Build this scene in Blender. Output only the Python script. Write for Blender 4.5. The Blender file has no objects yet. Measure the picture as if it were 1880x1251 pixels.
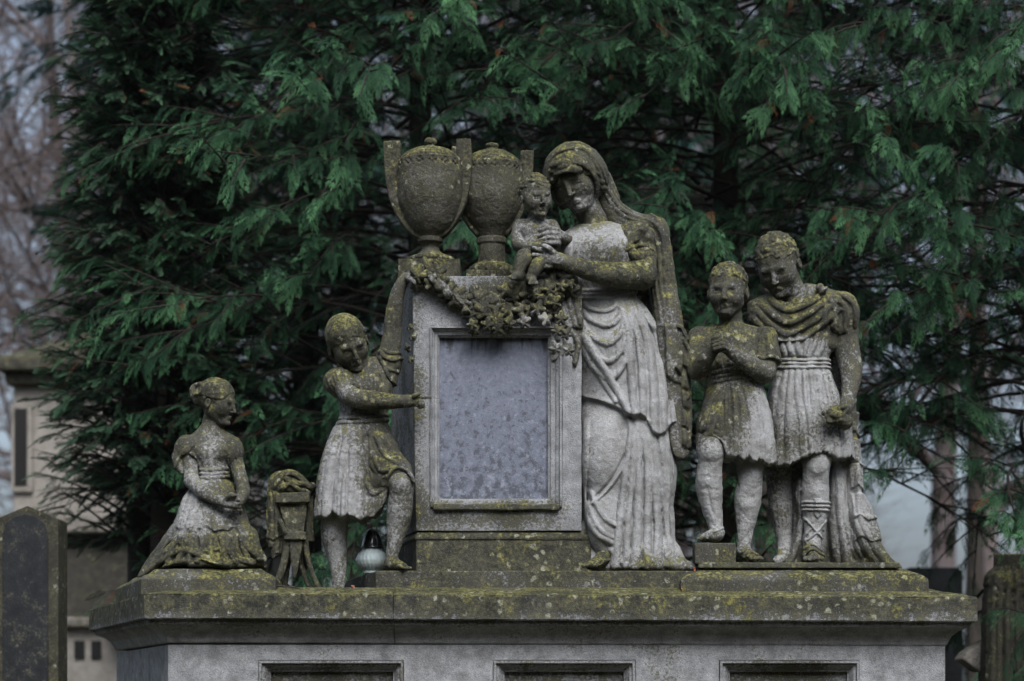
import bpy, math, random, time, os
import numpy as np
from math import radians as R_, sin, cos, pi
T0 = time.time()
SC = bpy.context.scene
COL = SC.collection
rng = np.random.default_rng(7)
random.seed(7)

# ------------------------------------------------------------------ camera, sky, sun, exposure
DIST, FPX, W0, HZ, EYE = 10.0, 4000.0, 940.0, 1290.0, 1.6      # camera distance, focal length in photo pixels, centre column, horizon row, eye height
cam = bpy.data.cameras.new('camera')
camo = bpy.data.objects.new('camera', cam)
COL.objects.link(camo)
camo.location = (0, -DIST, EYE)
camo.rotation_euler = (R_(90), 0, 0)
cam.sensor_width = 36.0
cam.lens = FPX / 1880 * 36
cam.shift_y = (HZ - 625.5) / 1880
cam.clip_end = 600
cam.dof.use_dof = True
cam.dof.focus_distance = 10.3
cam.dof.aperture_fstop = 1.8
cam.dof.aperture_blades = 0
SC.camera = camo

w = bpy.data.worlds.new('World')
SC.world = w
w.use_nodes = True
nt = w.node_tree
sky = nt.nodes.new('ShaderNodeTexSky')
sky.sky_type = 'NISHITA'
sky.sun_disc = False
SUN_EL, SUN_AZ = R_(50), R_(166)                                  # high behind thick cloud, a little to the left of the viewer
sky.sun_elevation = SUN_EL
sky.sun_rotation = SUN_AZ
sky.air_density = 1.0
sky.dust_density = 6.0
sky.ozone_density = 1.0
hsv = nt.nodes.new('ShaderNodeHueSaturation')
hsv.inputs['Saturation'].default_value = 0.55
nt.links.new(sky.outputs[0], hsv.inputs['Color'])
tint = nt.nodes.new('ShaderNodeMix'); tint.data_type = 'RGBA'; tint.blend_type = 'MULTIPLY'; tint.inputs[0].default_value = 1.0
tint.inputs[7].default_value = (0.90, 1.0, 1.10, 1)            # cool overcast
nt.links.new(hsv.outputs[0], tint.inputs[6])
nt.links.new(tint.outputs[2], nt.nodes['Background'].inputs['Color'])
nt.nodes['Background'].inputs['Strength'].default_value = 0.11
sun = bpy.data.lights.new('sun', 'SUN')
sun.energy = 1.5
sun.angle = R_(30)
sun.color = (1.0, 0.985, 0.96)
suno = bpy.data.objects.new('sun', sun)
COL.objects.link(suno)
_d = (sin(SUN_AZ) * cos(SUN_EL), cos(SUN_AZ) * cos(SUN_EL), sin(SUN_EL))   # towards the sun
from mathutils import Vector, Matrix
suno.rotation_euler = Vector(_d).to_track_quat('Z', 'Y').to_euler()
SC.view_settings.view_transform = 'Standard'
SC.view_settings.look = 'None'
SC.view_settings.exposure = 0.9
SC.view_settings.gamma = 1.0
SC.cycles.max_bounces = 6
SC.cycles.transparent_max_bounces = 12
SC.cycles.volume_bounces = 0
SC.cycles.use_denoising = True
# ------------------------------------------------------------------ units: a thing is designed in pixels of its own front view (x right, y away, z down) and gets a real distance and size
def scl(dep): return (DIST + dep) / FPX
def PW(px, pz, dep): return ((px - W0) * scl(dep), dep, EYE + (HZ - pz) * scl(dep))

def tag(o, label=None, cat=None, group=None, kind=None):
    if label: o['label'] = label
    if cat: o['category'] = cat
    if group: o['group'] = group
    if kind: o['kind'] = kind
    return o

def thing(name, label, cat, loc=(0, 0, 0), group=None):
    o = bpy.data.objects.new(name, None)
    o.empty_display_size = 0.1
    COL.objects.link(o)
    o.location = loc
    return tag(o, label, cat, group)

def mesh_from(name, verts, quads=None, tris=None, mat=None, parent=None, smooth=True, attrs=None, loc=None):
    """verts in world coordinates; they become local to the parent (an Empty without rotation)."""
    verts = np.asarray(verts, dtype=np.float64)
    org = np.zeros(3)
    p = parent
    while p is not None:
        org = org + np.array(p.location); p = p.parent
    if loc is not None: org = org + np.array(loc)
    me = bpy.data.meshes.new(name)
    nq = 0 if quads is None else len(quads)
    ntr = 0 if tris is None else len(tris)
    me.vertices.add(len(verts))
    me.vertices.foreach_set('co', (verts - org).astype(np.float32).ravel())
    me.loops.add(nq * 4 + ntr * 3)
    idx = []
    if nq: idx.append(np.asarray(quads, dtype=np.int32).ravel())
    if ntr: idx.append(np.asarray(tris, dtype=np.int32).ravel())
    me.loops.foreach_set('vertex_index', np.concatenate(idx))
    me.polygons.add(nq + ntr)
    st = np.concatenate([np.arange(nq) * 4, nq * 4 + np.arange(ntr) * 3]).astype(np.int32)
    me.polygons.foreach_set('loop_start', st)
    me.update(calc_edges=True)
    me.validate()
    if smooth: me.polygons.foreach_set('use_smooth', np.ones(len(me.polygons), dtype=bool))
    for k, v in (attrs or {}).items():
        a = me.attributes.new(k, 'FLOAT', 'POINT')
        a.data.foreach_set('value', np.asarray(v, dtype=np.float32))
    if mat: me.materials.append(mat)
    o = bpy.data.objects.new(name, me)
    COL.objects.link(o)
    if parent is not None: o.parent = parent
    if loc is not None: o.location = loc
    return o

def fill_tone(o, val):
    a = o.data.attributes.new('tone', 'FLOAT', 'POINT')
    a.data.foreach_set('value', np.full(len(o.data.vertices), val, dtype=np.float32))
    return o

class MB:
    """collects plain polygons; builds ONE mesh"""
    def __init__(s): s.v = []; s.f = []
    def add(s, vs, fs):
        n = len(s.v); s.v += [tuple(v) for v in vs]; s.f += [[i + n for i in f] for f in fs]; return s
    def hexa(s, p):    # 8 corners: bottom 4 ccw seen from above, top 4
        return s.add(p, [(0, 3, 2, 1), (4, 5, 6, 7), (0, 1, 5, 4), (1, 2, 6, 5), (2, 3, 7, 6), (3, 0, 4, 7)])
    def box(s, x0, x1, y0, y1, z0, z1):
        return s.hexa([(x0, y0, z0), (x1, y0, z0), (x1, y1, z0), (x0, y1, z0), (x0, y0, z1), (x1, y0, z1), (x1, y1, z1), (x0, y1, z1)])
    def build(s, name, mat, parent=None, bevel=0.0, smooth=False, seg=2, sub=0, rough=0.0, loc=None):
        org = Vector((0, 0, 0)); p = parent
        while p is not None: org += p.location; p = p.parent
        if loc is not None: org += Vector(loc)
        me = bpy.data.meshes.new(name)
        me.from_pydata([Vector(v) - org for v in s.v], [], s.f)
        me.update()
        import bmesh
        bm = bmesh.new(); bm.from_mesh(me)
        bmesh.ops.remove_doubles(bm, verts=bm.verts, dist=1e-5)
        bmesh.ops.recalc_face_normals(bm, faces=bm.faces)
        if sub:
            for _ in range(40):
                es = [e for e in bm.edges if e.calc_length() > sub]
                if not es: break
                bmesh.ops.subdivide_edges(bm, edges=es, cuts=1, use_grid_fill=True)
        if bevel:
            sharp = [e for e in bm.edges if len(e.link_faces) == 2 and e.calc_face_angle(0) > 0.35]
            bmesh.ops.bevel(bm, geom=sharp, offset=bevel, segments=seg, affect='EDGES', profile=0.6)
        if rough:
            bm.verts.ensure_lookup_table()
            co = np.array([v.co[:] for v in bm.verts]) + np.array(org)
            n1 = vnoise(co / 0.11, 3) * rough + vnoise(co / 0.03, 5) * rough * 0.5
            for v, a in zip(bm.verts, n1): v.co += v.normal * float(a)
        bm.to_mesh(me); bm.free()
        if smooth: me.polygons.foreach_set('use_smooth', np.ones(len(me.polygons), dtype=bool))
        if mat: me.materials.append(mat)
        o = bpy.data.objects.new(name, me); COL.objects.link(o)
        if parent is not None: o.parent = parent
        if loc is not None: o.location = loc
        return o

_tabs = {}
def vnoise(p, seed=0):
    """smooth value noise in [-1,1] at points p (N,3)"""
    if seed not in _tabs: _tabs[seed] = np.random.default_rng(seed + 100).random(4096).astype(np.float32) * 2 - 1
    T = _tabs[seed]
    p = np.asarray(p, dtype=np.float64); i = np.floor(p).astype(np.int64); f = p - i; f = f * f * (3 - 2 * f)
    out = 0
    for dx in (0, 1):
        for dy in (0, 1):
            for dz in (0, 1):
                h = ((i[:, 0] + dx) * 73856093) ^ ((i[:, 1] + dy) * 19349663) ^ ((i[:, 2] + dz) * 83492791)
                wgt = (f[:, 0] if dx else 1 - f[:, 0]) * (f[:, 1] if dy else 1 - f[:, 1]) * (f[:, 2] if dz else 1 - f[:, 2])
                out = out + T[h & 4095] * wgt
    return out

# ------------------------------------------------------------------ carving kit: signed distance field on a grid, meshed with surface nets
def cr(xs, ys, q):
    """smooth interpolation through (xs, ys): Catmull-Rom tangents limited"""
    xs = np.asarray(xs, float); ys = np.asarray(ys, float)
    if len(xs) < 3: return np.interp(q, xs, ys)
    d = np.diff(ys) / np.diff(xs)
    m = np.empty_like(ys); m[0] = d[0]; m[-1] = d[-1]
    m[1:-1] = np.where(d[:-1] * d[1:] > 0, 2 * d[:-1] * d[1:] / (d[:-1] + d[1:] + 1e-12), 0)
    q = np.clip(q, xs[0], xs[-1]); k = np.clip(np.searchsorted(xs, q) - 1, 0, len(xs) - 2)
    h = xs[k + 1] - xs[k]; t = (q - xs[k]) / h
    return ys[k] * (2 * t**3 - 3 * t**2 + 1) + m[k] * h * (t**3 - 2 * t**2 + t) + ys[k + 1] * (-2 * t**3 + 3 * t**2) + m[k + 1] * h * (t**3 - t**2)

def rot(yaw=0, pitch=0, roll=0):
    """yaw>0 turns the front to the right of the view, pitch>0 looks down, roll>0 leans the top to the right"""
    a, b, c = R_(yaw), R_(pitch), R_(roll)
    Z = np.array([[cos(a), -sin(a), 0], [sin(a), cos(a), 0], [0, 0, 1]])
    X = np.array([[1, 0, 0], [0, cos(b), sin(b)], [0, -sin(b), cos(b)]])
    Y = np.array([[cos(c), 0, -sin(c)], [0, 1, 0], [sin(c), 0, cos(c)]])
    return Y @ Z @ X

def poly2d(P, X, Z):
    """signed distance to polygon P (list of x,z), negative inside"""
    P = np.asarray(P, float); d = np.full(X.shape, 1e9); s = np.zeros(X.shape, bool)
    n = len(P)
    for i in range(n):
        a = P[i]; b = P[i - 1]; e = b - a; wx = X - a[0]; wz = Z - a[1]
        t = np.clip((wx * e[0] + wz * e[1]) / (e @ e + 1e-9), 0, 1)
        d = np.minimum(d, (wx - e[0] * t)**2 + (wz - e[1] * t)**2)
        c = (a[1] <= Z) != (b[1] <= Z)
        with np.errstate(divide='ignore', invalid='ignore'):
            xx = a[0] + (Z - a[1]) / (b[1] - a[1] if b[1] != a[1] else 1e-9) * (b[0] - a[0])
        s ^= c & (X < xx)
    d = np.sqrt(d)
    return np.where(s, -d, d)

def smooth_path(pts, n=6):
    pts = np.asarray(pts, float)
    if len(pts) < 3: return pts
    out = []
    P = np.vstack([2 * pts[0] - pts[1], pts, 2 * pts[-1] - pts[-2]])
    for i in range(1, len(P) - 2):
        for t in np.linspace(0, 1, n, endpoint=False):
            p0, p1, p2, p3 = P[i - 1], P[i], P[i + 1], P[i + 2]
            out.append(0.5 * (2 * p1 + (p2 - p0) * t + (2 * p0 - 5 * p1 + 4 * p2 - p3) * t * t + (3 * p1 - p0 - 3 * p2 + p3) * t**3))
    out.append(pts[-1])
    return np.array(out)

def pleat(th, n, ph=0.0):
    """irregular pleats: uneven widths and depths"""
    u = th + .16 * np.sin(2.7 * th + 1 + ph) + .08 * np.sin(6.1 * th + 2 * ph)
    return (np.abs(np.sin(n * u + ph)) ** .9 - .45) * (.75 + .45 * np.sin(4.3 * th + 2 + ph))

class G:
    def __init__(s, x0, x1, y0, y1, z0, z1, h=2.0):
        s.h = h
        s.x = np.arange(x0, x1 + h, h, dtype=np.float32); s.y = np.arange(y0, y1 + h, h, dtype=np.float32); s.z = np.arange(z0, z1 + h, h, dtype=np.float32)
        s.V = np.full((len(s.x), len(s.y), len(s.z)), 30, dtype=np.float32)
        s.D = np.zeros((len(s.x), len(s.z)), dtype=np.float32)      # summed relief
        s.F = np.zeros((len(s.x), len(s.z)), dtype=np.float32)      # tube folds (max)
        s.pad = 9
        s.dy = 1e9                                                   # relief only in front of this depth
    def reg(s, lo, hi, pad):
        r = []
        for a, l, h in ((s.x, lo[0], hi[0]), (s.y, lo[1], hi[1]), (s.z, lo[2], hi[2])):
            i0 = max(0, int(np.searchsorted(a, l - pad)) - 1); i1 = min(len(a), int(np.searchsorted(a, h + pad)) + 1)
            if i1 <= i0: return None
            r.append((i0, i1))
        X = s.x[r[0][0]:r[0][1]][:, None, None]; Y = s.y[r[1][0]:r[1][1]][None, :, None]; Z = s.z[r[2][0]:r[2][1]][None, None, :]
        return (slice(*r[0]), slice(*r[1]), slice(*r[2])), X, Y, Z
    def put(s, sl, d, k, op):
        V = s.V[sl]; d = d.astype(np.float32)
        if op == 'u':
            if k > 0:
                hh = np.maximum(k - np.abs(V - d), 0) / k; s.V[sl] = np.minimum(V, d) - hh * hh * k * 0.25
            else: s.V[sl] = np.minimum(V, d)
        elif op == 's':
            d = -d
            if k > 0:
                hh = np.maximum(k - np.abs(V - d), 0) / k; s.V[sl] = np.maximum(V, d) + hh * hh * k * 0.25
            else: s.V[sl] = np.maximum(V, d)
    def cap(s, a, b, r0, r1=None, k=4, op='u', fl=1.0):
        """round cone from a to b; fl<1 flattens it in depth"""
        if r1 is None: r1 = r0
        a = np.array(a, float); b = np.array(b, float); rm = max(r0, r1)
        q = s.reg(np.minimum(a, b) - rm, np.maximum(a, b) + rm, (s.pad + k) if op == 'u' else k + 2)
        if q is None: return s
        sl, X, Y, Z = q
        e = b - a; ey = e[1] / fl
        X = X - a[0]; Y = (Y - a[1]) / fl; Z = Z - a[2]
        L = e[0]**2 + ey**2 + e[2]**2 + 1e-9
        t = np.clip((X * e[0] + Y * ey + Z * e[2]) / L, 0, 1)
        d = np.sqrt((X - e[0] * t)**2 + (Y - ey * t)**2 + (Z - e[2] * t)**2) - (r0 + (r1 - r0) * t)
        s.put(sl, d, k, op); return s
    def chain(s, pts, k=4, fl=1.0, op='u', smooth=0, j=None):
        """pts: (x, y, z, r)"""
        if len(pts) > 2: pts = smooth_path(pts, max(4, smooth)); j = 1.0 if j is None else j
        for i in range(len(pts) - 1):
            s.cap(pts[i][:3], pts[i + 1][:3], pts[i][3], pts[i + 1][3], k if (i == 0 or j is None) else j, op, fl)
        return s
    def ell(s, c, r, k=4, op='u', R=None):
        c = np.array(c, float); r = np.array(r, float) if np.ndim(r) else np.full(3, float(r))
        ext = r if R is None else np.sqrt(((R * r)**2).sum(1))
        q = s.reg(c - ext, c + ext, (s.pad + k) if op == 'u' else k + 2)
        if q is None: return s
        sl, X, Y, Z = q
        X = X - c[0]; Y = Y - c[1]; Z = Z - c[2]
        if R is not None:
            X, Y, Z = (R[0, 0] * X + R[1, 0] * Y + R[2, 0] * Z, R[0, 1] * X + R[1, 1] * Y + R[2, 1] * Z, R[0, 2] * X + R[1, 2] * Y + R[2, 2] * Z)
        k0 = np.sqrt((X / r[0])**2 + (Y / r[1])**2 + (Z / r[2])**2); k1 = np.sqrt((X / r[0]**2)**2 + (Y / r[1]**2)**2 + (Z / r[2]**2)**2) + 1e-6
        s.put(sl, k0 * (k0 - 1) / k1, k, op); return s
    def box(s, c, hf, rd=1.5, k=1, op='u', R=None):
        c = np.array(c, float); hf = np.array(hf, float)
        ext = hf if R is None else np.abs(R) @ hf
        q = s.reg(c - ext, c + ext, (s.pad + k) if op == 'u' else k + 2)
        if q is None: return s
        sl, X, Y, Z = q
        X = X - c[0]; Y = Y - c[1]; Z = Z - c[2]
        if R is not None:
            X, Y, Z = (R[0, 0] * X + R[1, 0] * Y + R[2, 0] * Z, R[0, 1] * X + R[1, 1] * Y + R[2, 1] * Z, R[0, 2] * X + R[1, 2] * Y + R[2, 2] * Z)
        a, b, cc = np.abs(X) - hf[0] + rd, np.abs(Y) - hf[1] + rd, np.abs(Z) - hf[2] + rd
        d = np.sqrt(np.maximum(a, 0)**2 + np.maximum(b, 0)**2 + np.maximum(cc, 0)**2) + np.minimum(np.maximum(a, np.maximum(b, cc)), 0) - rd
        s.put(sl, d, k, op); return s
    def loft(s, sec, k=4, op='u', folds=None, hem=None, top=None, rd=3.0, pw=2.0):
        """sec: (z, cx, cy, rx, ry) rings; folds(theta, z) added to the radius; hem(x)/top(x) cut below/above; theta 0 = front"""
        sec = np.array(sec, float); zz = sec[:, 0]
        m = 14
        lo = ((sec[:, 1] - sec[:, 3]).min() - m, (sec[:, 2] - sec[:, 4]).min() - m, zz[0]); hi = ((sec[:, 1] + sec[:, 3]).max() + m, (sec[:, 2] + sec[:, 4]).max() + m, zz[-1])
        q = s.reg(lo, hi, s.pad)
        if q is None: return s
        sl, X, Y, Z = q
        zq = Z.ravel()
        cx, cy, rx, ry = [cr(zz, sec[:, i], zq)[None, None, :] for i in (1, 2, 3, 4)]
        dx = X - cx; dy = Y - cy
        qn = ((np.abs(dx) / rx)**pw + (np.abs(dy) / ry)**pw)**(1 / pw) + 1e-6
        d = np.hypot(dx, dy) * (1 - 1 / np.maximum(qn, 0.15))
        if folds is not None:
            d = d - folds(np.arctan2(dx, -dy), Z + 0 * dx)
        xq = X.ravel()
        zt = (top(xq) if top is not None else np.full(len(xq), zz[0]))[:, None, None]; zh = (hem(xq) if hem is not None else np.full(len(xq), zz[-1]))[:, None, None]
        e = np.maximum(zt - Z, Z - zh)
        hh = np.maximum(rd * 2 - np.abs(d - e), 0) / (rd * 2)
        d = np.maximum(d, e) + hh * hh * rd * 0.5
        s.put(sl, d, k, op); return s
    def slab(s, poly, y, t, k=0, rd=2.0, op='u', feather=0):
        """polygon of the front view, thickness 2t about the depth y (number, function of X,Z, or ((x,z,y),...) plane samples)"""
        P = np.array(poly, float)
        Xg, Zg = np.meshgrid(s.x, s.z, indexing='ij')
        if callable(y): Yc = y(Xg, Zg)
        elif np.ndim(y) == 0: Yc = np.full(Xg.shape, float(y))
        else:
            y = np.array(y, float); A = np.c_[y[:, 0], y[:, 1], np.ones(len(y))]; c = np.linalg.lstsq(A, y[:, 2], rcond=None)[0]; Yc = c[0] * Xg + c[1] * Zg + c[2]
        i0 = max(0, int(np.searchsorted(s.x, P[:, 0].min() - s.pad - 3))); i1 = int(np.searchsorted(s.x, P[:, 0].max() + s.pad + 3)); k0 = max(0, int(np.searchsorted(s.z, P[:, 1].min() - s.pad - 3))); k1 = int(np.searchsorted(s.z, P[:, 1].max() + s.pad + 3))
        if i1 <= i0 or k1 <= k0: return s
        d2 = poly2d(P, Xg[i0:i1, k0:k1], Zg[i0:i1, k0:k1])[:, None, :]
        yc = Yc[i0:i1, k0:k1]
        j0 = max(0, int(np.searchsorted(s.y, yc.min() - t - s.pad))); j1 = int(np.searchsorted(s.y, yc.max() + t + s.pad))
        dd = np.abs(s.y[None, j0:j1, None] - yc[:, None, :]) - t + rd
        d2 = d2 + rd
        d = np.sqrt(np.maximum(d2, 0)**2 + np.maximum(dd, 0)**2) + np.minimum(np.maximum(d2, dd), 0) - rd
        s.put((slice(i0, i1), slice(j0, j1), slice(k0, k1)), d, k, op); return s
    # ---- relief in the front view
    def _loc(s, P, w):
        P = np.asarray(P, float)
        i0 = max(0, int(np.searchsorted(s.x, P[:, 0].min() - w))); i1 = int(np.searchsorted(s.x, P[:, 0].max() + w)); k0 = max(0, int(np.searchsorted(s.z, P[:, 1].min() - w))); k1 = int(np.searchsorted(s.z, P[:, 1].max() + w))
        if i1 <= i0 or k1 <= k0: return None
        X, Z = np.meshgrid(s.x[i0:i1], s.z[k0:k1], indexing='ij'); return (slice(i0, i1), slice(k0, k1)), X, Z
    def _path(s, pts, X, Z):
        best = np.full(X.shape, 1e9); tt = np.zeros(X.shape); n = len(pts) - 1
        for i in range(n):
            a = pts[i]; e = pts[i + 1] - a
            t = np.clip(((X - a[0]) * e[0] + (Z - a[1]) * e[1]) / (e @ e + 1e-9), 0, 1)
            d = np.hypot(X - a[0] - e[0] * t, Z - a[1] - e[1] * t); m = d < best
            best = np.where(m, d, best); tt = np.where(m, (i + t) / n, tt)
        return best, tt
    def fold(s, pts, w, a, w1=None, a1=None, n=6, taper=1):
        """raised fold: round tube profile, sharp valleys beside it; width w and height a at the start, w1, a1 at the end"""
        pts = smooth_path(pts, n); w1 = w if w1 is None else w1; a1 = a if a1 is None else a1
        q = s._loc(pts, max(w, w1) + 2)
        if q is None: return s
        sl, X, Z = q; d, t = s._path(pts, X, Z)
        ww = w + (w1 - w) * t; aa = a + (a1 - a) * t
        if taper: aa = aa * np.clip(t / 0.12, 0, 1)**0.5 if taper in (1, 3) else aa
        if taper >= 2: aa = aa * np.clip((1 - t) / 0.12, 0, 1)**0.5
        s.F[sl] = np.maximum(s.F[sl], aa * np.sqrt(np.maximum(1 - (d / ww)**2, 0))); return s
    def groove(s, pts, w, a, w1=None, n=6, ends=True):
        pts = smooth_path(pts, n); w1 = w if w1 is None else w1
        q = s._loc(pts, max(w, w1) * 2.5)
        if q is None: return s
        sl, X, Z = q; d, t = s._path(pts, X, Z); ww = w + (w1 - w) * t
        if ends: a = a * np.clip(np.minimum(t, 1 - t) / 0.15, 0, 1)
        s.D[sl] -= a * np.exp(-(d / ww)**2); return s
    def lump(s, x, z, rx, rz, a):
        q = s._loc([(x, z)], max(rx, rz) * 2.6)
        if q is None: return s
        sl, X, Z = q; s.D[sl] += a * np.exp(-((X - x) / rx)**2 - ((Z - z) / rz)**2); return s
    def layer(s, poly, t, feather=2.0, fade=None):
        """cloth layer: raise the inside of the polygon by t; fade=(x0,z0,x1,z1): height grows from 0 at the first point to full at the second"""
        q = s._loc(poly, feather * 2 + 2)
        if q is None: return s
        sl, X, Z = q; d = poly2d(poly, X, Z); v = np.clip(0.5 - d / feather, 0, 1); v = t * v * v * (3 - 2 * v)
        if fade:
            x0, z0, x1, z1 = fade; e = np.array([x1 - x0, z1 - z0], float); f = np.clip(((X - x0) * e[0] + (Z - z0) * e[1]) / (e @ e), 0, 1); v = v * f
        s.D[sl] += v; return s
    def bake(s):
        """apply the relief collected so far to the volume built so far"""
        rl = s.D + s.F
        if s.dy > 1e8: s.V -= rl[:, None, :]
        else: s.V -= rl[:, None, :] * np.clip((s.dy - s.y) / 20, 0, 1)[None, :, None]
        s.D[:] = 0; s.F[:] = 0; return s
    def mesh(s):
        s.bake()
        V = s.V
        V[0] = V[-1] = 5; V[:, 0] = V[:, -1] = 5; V[:, :, 0] = V[:, :, -1] = 5
        I = V < 0
        nx, ny, nz = V.shape
        c = np.zeros((nx - 1, ny - 1, nz - 1), np.uint8)
        for dx in (0, 1):
            for dy in (0, 1):
                for dz in (0, 1): c += I[dx:nx - 1 + dx, dy:ny - 1 + dy, dz:nz - 1 + dz]
        act = np.nonzero((c > 0) & (c < 8))
        N = len(act[0]); ind = np.full(c.shape, -1, np.int32); ind[act] = np.arange(N)
        base = np.stack(act, 1).astype(np.float32)
        cv = {}
        for dx in (0, 1):
            for dy in (0, 1):
                for dz in (0, 1): cv[dx, dy, dz] = V[act[0] + dx, act[1] + dy, act[2] + dz]
        acc = np.zeros((N, 3), np.float32); cnt = np.zeros(N, np.float32)
        for a in cv:
            for ax in range(3):
                if a[ax] == 0:
                    b = list(a); b[ax] = 1; b = tuple(b)
                    va, vb = cv[a], cv[b]; m = (va < 0) != (vb < 0)
                    t = np.where(m, va / np.where(m, va - vb, 1), 0)
                    for j in range(3): acc[:, j] += np.where(m, (t if j == ax else a[j]), 0)
                    cnt += m
        p = base + acc / cnt[:, None]
        p = p * s.h + np.array([s.x[0], s.y[0], s.z[0]], np.float32)
        quads = []
        for ax in range(3):
            u, v = (ax + 1) % 3, (ax + 2) % 3
            a = [slice(1, None)] * 3; a[ax] = slice(0, -1)
            b = [slice(1, None)] * 3; b[ax] = slice(1, None)
            A = I[:-1, :-1, :-1]
            lo = [slice(1, -1)] * 3; lo[ax] = slice(0, -1); hi = [slice(1, -1)] * 3; hi[ax] = slice(1, None)
            ia = I[tuple(lo)]; ib = I[tuple(hi)]
            e = np.nonzero(ia != ib); e = [e[0].copy(), e[1].copy(), e[2].copy()]
            fl = ia[tuple(e)]
            for j in range(3):
                if j != ax: e[j] += 1
            def cell(du, dv):
                q = [e[0].copy(), e[1].copy(), e[2].copy()]; q[u] -= du; q[v] -= dv; return ind[q[0], q[1], q[2]]
            qd = np.stack([cell(1, 1), cell(0, 1), cell(0, 0), cell(1, 0)], 1)
            qd[~fl] = qd[~fl][:, ::-1]
            quads.append(qd)
        Q = np.concatenate(quads)[:, ::-1]     # z points down here, so the winding is turned over
        Q = Q[(Q >= 0).all(1)]
        return p, Q

# each statue: origin in photo pixels, its depth, metres per pixel
class Fig:
    def __init__(s, name, label, cat, bx, bz, dep, tone=None, group=None, ground=None, fr=.03):
        s.dep = dep; s.S = scl(dep - fr); s.tone = tone or []; s.dz = 0.0
        if ground: s.dz = ground[1] - (EYE + (HZ - ground[0]) * s.S)       # this row of the carving stands at this height
        s.root = thing(name, label, cat, ((bx - W0) * s.S, dep, EYE + (HZ - bz) * s.S + s.dz), group)
    def w(s, p):
        return np.stack([(p[:, 0] - W0) * s.S, s.dep + p[:, 1] * s.S, EYE + (HZ - p[:, 2]) * s.S + s.dz], 1)
    def part(s, name, g, mat, rough=1.0, base=0.5, parent=None, label=None, tones=None, chip=0.0):
        p, Q = g.mesh()
        # normals for weathering displacement
        n = np.zeros_like(p); a = p[Q[:, 2]] - p[Q[:, 0]]; b = p[Q[:, 3]] - p[Q[:, 1]]; fn = np.cross(a, b)
        for i in range(4): np.add.at(n, Q[:, i], fn)
        n /= np.linalg.norm(n, axis=1)[:, None] + 1e-9
        p = p.astype(np.float64)
        d = vnoise(p / 22, 1) * 0.9 + vnoise(p / 8, 2) * 0.55 + vnoise(p / 3.4, 4) * 0.45
        if chip: d -= np.clip(vnoise(p / 12, 9) - 0.35, 0, 1) * chip
        d = d * rough
        p += n * (-d[:, None])
        tv = np.full(len(p), float(base))
        for (x, z, rx, rz, v) in (s.tone if tones is None else tones):
            tv += v * np.exp(-((p[:, 0] - x) / rx)**2 - ((p[:, 2] - z) / rz)**2)
        o = mesh_from(name, s.w(p), quads=Q, mat=mat, parent=parent or s.root, attrs={'tone': np.clip(tv, -.4, 1.2)})
        if label: o['label'] = label
        return o

def head(g, c, H, R, k=4, ears=(1, 1), age=0.5, lids=True, wide=1.0):
    """carves a head of height H (chin to crown) centred at c into g"""
    c = np.array(c, float); W = wide
    T = lambda x, y, z: c + H * (R @ np.array([x * W, y, z], float))
    E = lambda p, r, kk=k, op='u': g.ell(T(*p), np.array(r) * H, kk, op, R)
    C = lambda a, b, r0, r1=None, kk=2, op='u': g.cap(T(*a), T(*b), r0 * H, (r0 if r1 is None else r1) * H, kk, op)
    kk = H * 0.08
    E((0, .07, -.12), (.35, .43, .38), kk)
    E((0, -.06, .08), (.290, .31, .33), kk)
    E((0, -.19, .36), (.135, .15, .135), kk)
    for q in (-1, 1):
        E((q * .16, -.17, .12), (.13, .14, .15), H * .12)
        C((q * .21, .02, .22), (q * .07, -.20, .41), .10, .06, kk)
    C((-.16, -.330, -.055), (.16, -.330, -.055), .040, None, H * .06)
    for q in (-1, 1):
        E((q * .132, -.415, .048), (.076, .075, .038), H * .05, 's')
    C((0, -.350, -.07), (0, -.445, .150), .032, .038, H * .045)
    E((0, -.445, .165), (.036, .045, .030), H * .015)
    for q in (-1, 1):
        E((q * .040, -.395, .172), (.027, .040, .024), H * .012)
        E((q * .132, -.278, .055), (.070, .070, .034), H * .02)
        if lids: C((q * .075, -.345, .030), (q * .195, -.300, .038), .012, .009, H * .012); C((q * .078, -.362, .066), (q * .185, -.325, .070), .008, .006, H * .008, 's')
    C((-.058, -.342, .294), (0, -.368, .272), .014, .020, H * .025); C((0, -.368, .272), (.058, -.342, .294), .020, .014, H * .025)
    C((-.045, -.342, .322), (.045, -.342, .322), .024, None, H * .03)
    C((-.062, -.368, .316), (0, -.385, .303), .010, None, H * .012, 's'); C((0, -.392, .298), (.062, -.368, .316), .010, None, H * .012, 's')
    C((-.05, -.362, .360), (.05, -.362, .360), .016, None, H * .025, 's')
    E((0, -.31, .42), (.08, .065, .055), H * .045)
    for i, q in enumerate((-1, 1)):
        if ears[i]:
            E((q * .365, .05, .06), (.042, .075, .105), 1.5)
            E((q * .40, .03, .045), (.028, .045, .06), 1, 's')

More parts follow.
